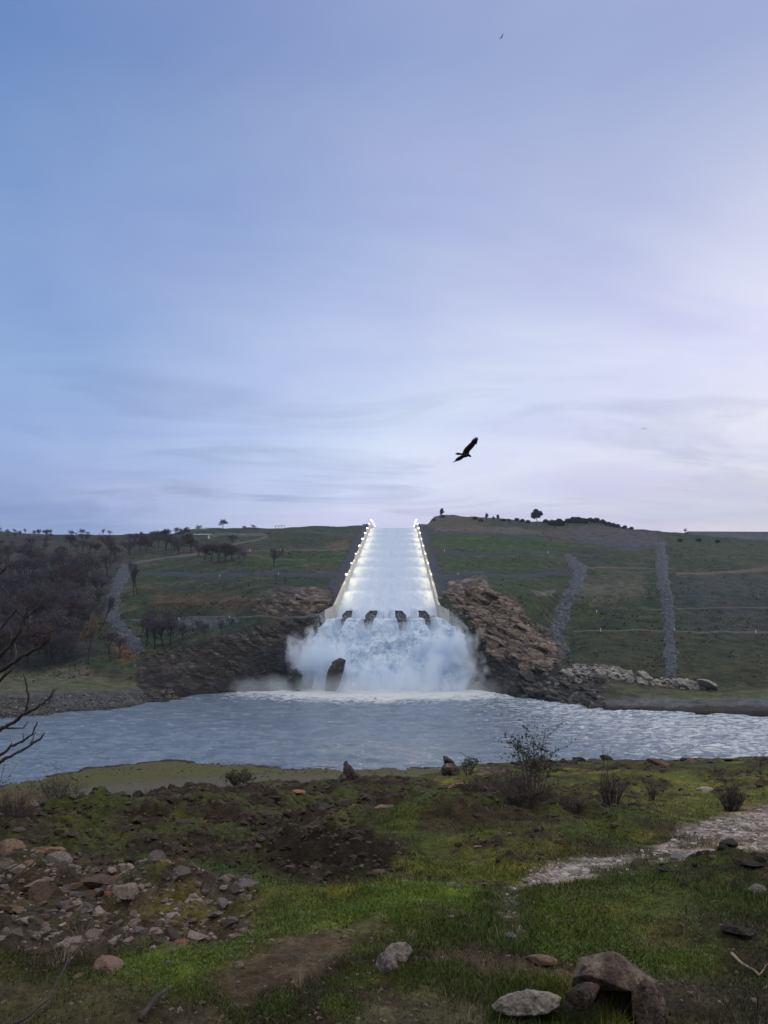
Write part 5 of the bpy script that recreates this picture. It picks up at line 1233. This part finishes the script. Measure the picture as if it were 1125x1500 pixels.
def stick(pts, r0, r1, label, mat='branch', name='stick'):
    P = []
    for (x, y, up_) in pts:
        p = Vector(near_at(x, y)[0]); p.z += up_; P.append(p)
    Q = [];
    for a, b_ in zip(P[:-1], P[1:]):
        for s in (0, .33, .66): Q.append(a.lerp(b_, s) + Vector((random.gauss(0, .004),) * 3))
    Q.append(P[-1]); n = len(Q); o0 = P[0].copy(); mb = MB(); mb.tube([q - o0 for q in Q], [r0 + (r1 - r0) * i / (n - 1) for i in range(n)], 6)
    return link(name, mb.mesh(name, True), M[mat], label=label, cat='stick', loc=tuple(o0))
stick([(-20, 1502, .05), (30, 1492, .03), (70, 1480, .05), (95, 1455, .12), (106, 1425, .2)], .010, .003, 'dark curved fallen branch in the bottom left corner')
stick([(205, 1496, .02), (225, 1482, .05), (246, 1470, .05)], .016, .012, 'short thick dark stick in the grass at the bottom')
stick([(1072, 1398, .05), (1090, 1412, .04), (1112, 1432, .03)], .012, .007, 'pale forked stick lying in the weeds at the right edge', 'straw')
stick([(1112, 1432, .03), (1122, 1425, .06), (1140, 1418, .08)], .005, .003, 'thin pale twig crossing the forked stick', 'straw')
plant('dry_weed', 1112, 1425, 34, 60, 26, 'dryplant', 'grey withered weed by the forked stick at right', sub=3, w=.0014, seed=30, cat='weed')

# ------------------------------------------------------------------ birds
def bird_mesh():
    k = 30 / F / 11.25; c0 = np.array([470., 520.])
    def q(x, y, w): return Vector(((x - c0[0]) * k, w, -(y - c0[1]) * k))
    mb = MB()
    def plate(lead, trail, wf, th):
        n = len(lead); vs = []; fs = []
        for s in (-1, 1):
            for i in range(n):
                for t_ in (0, .35, .7, 1):
                    x = lead[i][0] * (1 - t_) + trail[i][0] * t_; y = lead[i][1] * (1 - t_) + trail[i][1] * t_
                    w = wf(i / (n - 1)) - .03 * math.sin(t_ * 3.1)
                    v = q(x, y, w); v.y += s * th * (1 - t_ * .8) * (1 - .7 * i / (n - 1)); vs.append(v)
        N = n * 4
        for s in (0, 1):
            for i in range(n - 1):
                for j in range(3):
                    f = (s * N + i * 4 + j, s * N + i * 4 + j + 1, s * N + i * 4 + j + 5, s * N + i * 4 + j + 4); fs.append(f if s else f[::-1])
        for i in range(n - 1):
            for j in (0, 3): fs.append((i * 4 + j, (i + 1) * 4 + j, N + (i + 1) * 4 + j, N + i * 4 + j))
        for j in range(3):
            for i in (0, n - 1): fs.append((i * 4 + j, i * 4 + j + 1, N + i * 4 + j + 1, N + i * 4 + j))
        mb.add(vs, fs)
    plate([(530, 520), (530, 480), (545, 460), (575, 430), (600, 402), (620, 375), (638, 345)], [(415, 505), (425, 475), (437, 445), (465, 408), (500, 378), (530, 350), (560, 322)], lambda s: -.28 * s, .018)
    for i, (a, b, tip, wd_) in enumerate([((560, 322), (585, 330), (568, 292), 0), ((578, 318), (605, 322), (592, 270), 0), ((592, 318), (622, 330), (618, 252), 0), ((605, 325), (634, 335), (642, 250), 0), ((620, 340), (640, 345), (656, 268), 0)]):
        vs = [q(a[0] - 6, a[1] + 25, -.24), q(b[0] + 4, b[1] + 25, -.24), q(tip[0] + 9, tip[1] + 16, -.31), q(tip[0], tip[1], -.33), q(tip[0] - 9, tip[1] + 16, -.31)]
        vs += [v + Vector((0, .008, 0)) for v in vs]
        mb.add(vs, [(0, 1, 2, 3, 4), (9, 8, 7, 6, 5)] + [(j, j + 5, (j + 1) % 5 + 5, (j + 1) % 5) for j in range(5)])
    plate([(500, 548), (450, 552), (425, 570), (395, 582), (350, 588), (310, 594), (276, 601)], [(430, 515), (400, 518), (375, 524), (350, 535), (330, 548), (318, 572), (278, 599)], lambda s: .12 + .5 * s, .015)
    plate([(430, 525), (385, 520), (345, 518), (325, 514)], [(430, 492), (385, 487), (345, 475), (294, 503)], lambda s: .05, .012)
    mb.tube([q(385, 505, .03), q(420, 507, .03), q(460, 518, .02), q(500, 526, .0), q(525, 529, -.01), q(540, 536, -.01), q(552, 546, -.01), q(562, 553, -.01), q(571, 560, -.01)], [.02, .05, .075, .07, .05, .043, .035, .016, .004], 10)
    me = mb.mesh('bird', True); me.materials.append(M['feather']); return me
bme = bird_mesh()
link('bird', bme, None, loc=tuple(wpt(640 + 470 / 11.25, 620 + 520 / 11.25, 30.0)), label='large black bird banking with one wing raised above the chute', cat='bird')
for (x, y, d, s, r, lb) in [(735, 54.5, 140, .75, -.4, 'tiny far bird high in the sky at the top'), (942, 628, 210, .55, .3, 'left one of two specks of birds far over the right hill'), (947, 628.5, 215, .55, -.2, 'right one of two specks of birds far over the right hill')]:
    o = link('bird', bme, None, loc=tuple(wpt(x, y, d)), label=lb, cat='bird'); o.scale = (s,) * 3; o.rotation_euler = (0, r, .6)

# ------------------------------------------------------------------ spray
def mist(name, c, r, dens, nscale, k, thr, label, seed, zflat=1.0):
    mb = MB(); mb.box(-1, -1, -1, 1, 1, 1); me = mb.mesh(name)
    t = NT(name + '_air'); P = t.obj()
    ln = t.n('VectorMath', {0: P}, operation='LENGTH').outputs['Value']
    Pw = t.mapping(P, (r[0] * 1.15, r[1], r[2] * .75)); Pw = t.n('VectorMath', {0: Pw, 1: (seed * 31., seed * 17., seed * 7.)}, operation='ADD').outputs[0]
    n = t.noise(nscale, 5, .6, Pw, .3)
    e = t.math('SUBTRACT', 1.0, ln)
    v = t.math('ADD', e, t.math('MULTIPLY', t.math('SUBTRACT', n, .5), k))
    dn = t.math('MULTIPLY', t.mapr(v, thr[0], thr[1], 0, 1), dens)
    dn = t.math('MULTIPLY', dn, t.mapr(ln, .85, 1.0, 1, 0))
    pv_ = t.n('VolumePrincipled', {'Color': (.87, .935, 1, 1), 'Density': dn, 'Anisotropy': 0.0})  # droplet colour tinted blue in place of bluer skylight
    t.t.links.new(pv_.outputs[0], t.out.inputs['Volume'])
    o = link(name, me, t.m, label=label, cat='mist', kind='stuff', loc=c); o.scale = r
    return o
mist('mist', (cx + 16, 377, 6), (44, 16, 16), .16, .09, 2.8, (.25, .8), 'billowing white spray hiding the foot of the cascade', 1)
mist('mist', (cx - 33, 381, 15), (22, 16, 20), .30, .085, 3.2, (.3, .8), 'white puff of spray at the left side of the cascade', 3)
mist('mist', (cx + 33, 381, 16), (22, 16, 20), .30, .085, 3.2, (.3, .8), 'white puff of spray at the right side of the cascade', 4)
mist('mist', (cx - 6, 396, 28), (44, 10, 9), .15, .12, 3.0, (.35, .9), 'fine spray rising along the top of the cascade', 5)
mist('mist', (cx - 6, 366, 2.5), (92, 26, 9), .06, .07, 1.6, (.15, 1.0), 'thin low mist drifting over the river before the cascade', 2)
nn_ = 26000; R_ = RNG; s_ = R_.uniform(0, 1, nn_); u_ = np.where(R_.uniform(0, 1, nn_) < .5, R_.beta(.5, .5, nn_), R_.uniform(0, 1, nn_))
xt_ = cx - HW - 2 + (2 * HW + 5) * u_; xb_ = cx - 46 + 93 * u_
xs_ = xt_ + (xb_ - xt_) * s_ ** .42 + R_.normal(0, 1.0, nn_) + (u_ * 2 - 1) ** 5 * -np.abs(R_.normal(0, 3, nn_)); ys_ = 405 - 29 * s_ ** .62 - np.abs(R_.normal(0, 2.0, nn_)) - 1; zs_ = 36 * (1 - s_ ** 1.5) + R_.normal(0, 2.0, nn_) + 1
bits('spray', np.stack([xs_, ys_, np.maximum(zs_, .2)], -1), np.abs(R_.normal(0, .055, nn_)) + .03, tints(nn_, (.6, .68, .78), (.8, .85, .92)), M['bits'], 'flung white droplets and clots of foam around the cascade', 'spray', flat=.9)
mb = MB(); mb.box(-3300, -60, -6, 3300, 3400, 240)
t = NT('air_haze'); pv_ = t.n('VolumePrincipled', {'Color': (.6, .78, 1, 1), 'Density': 6.0e-5, 'Anisotropy': .2}); t.t.links.new(pv_.outputs[0], t.out.inputs['Volume'])
link('haze', mb.mesh('haze'), t.m, label='faint blue evening haze over the valley', cat='haze', kind='stuff')

# ------------------------------------------------------------------ sky, sun, camera
SUN_EL, SUN_AZ = math.radians(14), math.radians(78)     # azimuth clockwise from straight ahead
w = bpy.data.worlds.new('World'); scene.world = w; w.use_nodes = True
class WT(NT):
    def __init__(s, t): s.t = t; t.nodes.clear(); s.out = t.nodes.new('ShaderNodeOutputWorld')
t = WT(w.node_tree)
D = t.n('TexCoord').outputs['Generated']
sp = t.n('SeparateXYZ', {0: D}).outputs
zc = t.math('MAXIMUM', sp[2], 0.0)
sky = t.n('TexSky', {}, sky_type='NISHITA', sun_disc=False, sun_elevation=SUN_EL, sun_rotation=SUN_AZ, altitude=100, air_density=1.2, dust_density=1.5, ozone_density=2.0)
# thin high overcast: lilac near the horizon, whitened overhead out of view as added top light, brighter towards the low sun on the right
def L(r, g, b): return tuple(((c / 255 + .055) / 1.055) ** 2.4 if c > 10 else 0 for c in (r, g, b))
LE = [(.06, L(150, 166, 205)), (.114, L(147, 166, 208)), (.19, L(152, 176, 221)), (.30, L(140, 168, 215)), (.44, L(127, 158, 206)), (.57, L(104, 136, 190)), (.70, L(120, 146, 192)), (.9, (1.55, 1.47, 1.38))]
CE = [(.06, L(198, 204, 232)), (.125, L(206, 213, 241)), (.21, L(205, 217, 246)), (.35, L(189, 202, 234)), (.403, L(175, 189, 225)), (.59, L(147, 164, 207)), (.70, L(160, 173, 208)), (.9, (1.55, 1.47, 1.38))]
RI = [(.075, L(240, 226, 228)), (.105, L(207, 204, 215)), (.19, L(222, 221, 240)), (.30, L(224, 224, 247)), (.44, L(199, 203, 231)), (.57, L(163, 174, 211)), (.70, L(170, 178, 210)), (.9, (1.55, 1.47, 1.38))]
side = t.mapr(t.math('DIVIDE', sp[0], t.math('ADD', t.math('ABSOLUTE', sp[1]), .08)), -.46, .46, 0, 1)
den = t.math('ADD', zc, .10)
pv = t.n('CombineXYZ', {0: t.math('DIVIDE', sp[0], den), 1: t.math('DIVIDE', sp[1], den), 2: 0.0}).outputs[0]
big = t.noise(.55, 5, .5, t.mapping(pv, (1, .55, 1)), .6)
side2 = t.math('ADD', side, t.mapr(big, .3, .7, -.16, .16), clamp=True)
veil = t.mix(t.mapr(side2, .5, 1, 0, 1), t.mix(t.mapr(side2, 0, .5, 0, 1), t.ramp(zc, LE), t.ramp(zc, CE)), t.ramp(zc, RI))
veil = t.mix(t.mapr(sp[1], .2, -.4, 0, 1), veil, t.ramp(zc, [(0, (.20, .21, .24)), (.4, (.34, .36, .42)), (.7, (.95, .92, .90)), (.9, (1.55, 1.47, 1.38))]))  # unseen sky behind the viewer, dimmed low and brightened high to shape the light
soft = t.noise(1.1, 6, .55, t.mapping(pv, (.5, 1.0, 1), (0, 0, .5)), .8)
k = t.mapr(soft, .3, .7, .88, 1.12); k = t.n('CombineXYZ', {0: k, 1: k, 2: t.mapr(soft, .3, .7, .97, 1.03)}).outputs[0]
veil = t.mix(1.0, veil, k, 'MULTIPLY')
pk = t.noise(.8, 5, .6, t.mapping(pv, (.6, .9, 1), (0, 0, -.4)), .7)
veil = t.mix(t.mapr(pk, .48, .70, 0, .6), veil, t.mix(1.0, veil, (1.13, 1.0, .98), 'MULTIPLY'))
# darker streaks low in the sky
wsp = t.noise(1.15, 7, .62, t.mapping(pv, (.62, 1.35, 1), (0, 0, .10)), 1.1)
low = t.math('MULTIPLY', t.mapr(zc, .08, .13, .4, 1), t.mapr(zc, .2, .34, 1, 0))
wf = t.math('MULTIPLY', t.math('MULTIPLY', t.mapr(wsp, .50, .66, 0, .8), t.mapr(t.noise(.5, 3, .5, t.mapping(pv, (.5, .8, 1), (0, 0, 1.1))), .42, .58, .08, 1)), low)
veil = t.mix(wf, veil, t.mix(1.0, veil, (.68, .70, .76), 'MULTIPLY'))
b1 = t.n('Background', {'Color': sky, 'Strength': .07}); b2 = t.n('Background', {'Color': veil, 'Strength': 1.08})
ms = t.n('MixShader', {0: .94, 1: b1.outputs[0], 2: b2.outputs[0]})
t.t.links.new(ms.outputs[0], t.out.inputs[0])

sl = bpy.data.lights.new('sun', 'SUN'); sl.energy = .8; sl.angle = math.radians(35); sl.color = (1, .9, .84)
so = bpy.data.objects.new('sun', sl); COL.objects.link(so)
dirv = Vector((math.sin(SUN_AZ) * math.cos(SUN_EL), math.cos(SUN_AZ) * math.cos(SUN_EL), math.sin(SUN_EL)))
so.rotation_euler = dirv.to_track_quat('Z', 'Y').to_euler()

cam = bpy.data.cameras.new('camera'); co = bpy.data.objects.new('camera', cam); COL.objects.link(co)
cam.sensor_fit = 'VERTICAL'; cam.sensor_height = 36; cam.sensor_width = 27; cam.lens = F / 1500 * 36
cam.shift_y = (HY - 750) / 1500; cam.clip_start = .1; cam.clip_end = 9000
co.location = (0, 0, HC); co.rotation_euler = (math.radians(90), 0, 0)
scene.camera = co
scene.view_settings.view_transform = 'Standard'; scene.view_settings.look = 'None'; scene.view_settings.exposure = 0; scene.view_settings.gamma = 1
scene.cycles.volume_bounces = 16; scene.cycles.max_bounces = 16; scene.cycles.volume_step_rate = .35; scene.cycles.volume_max_steps = 256
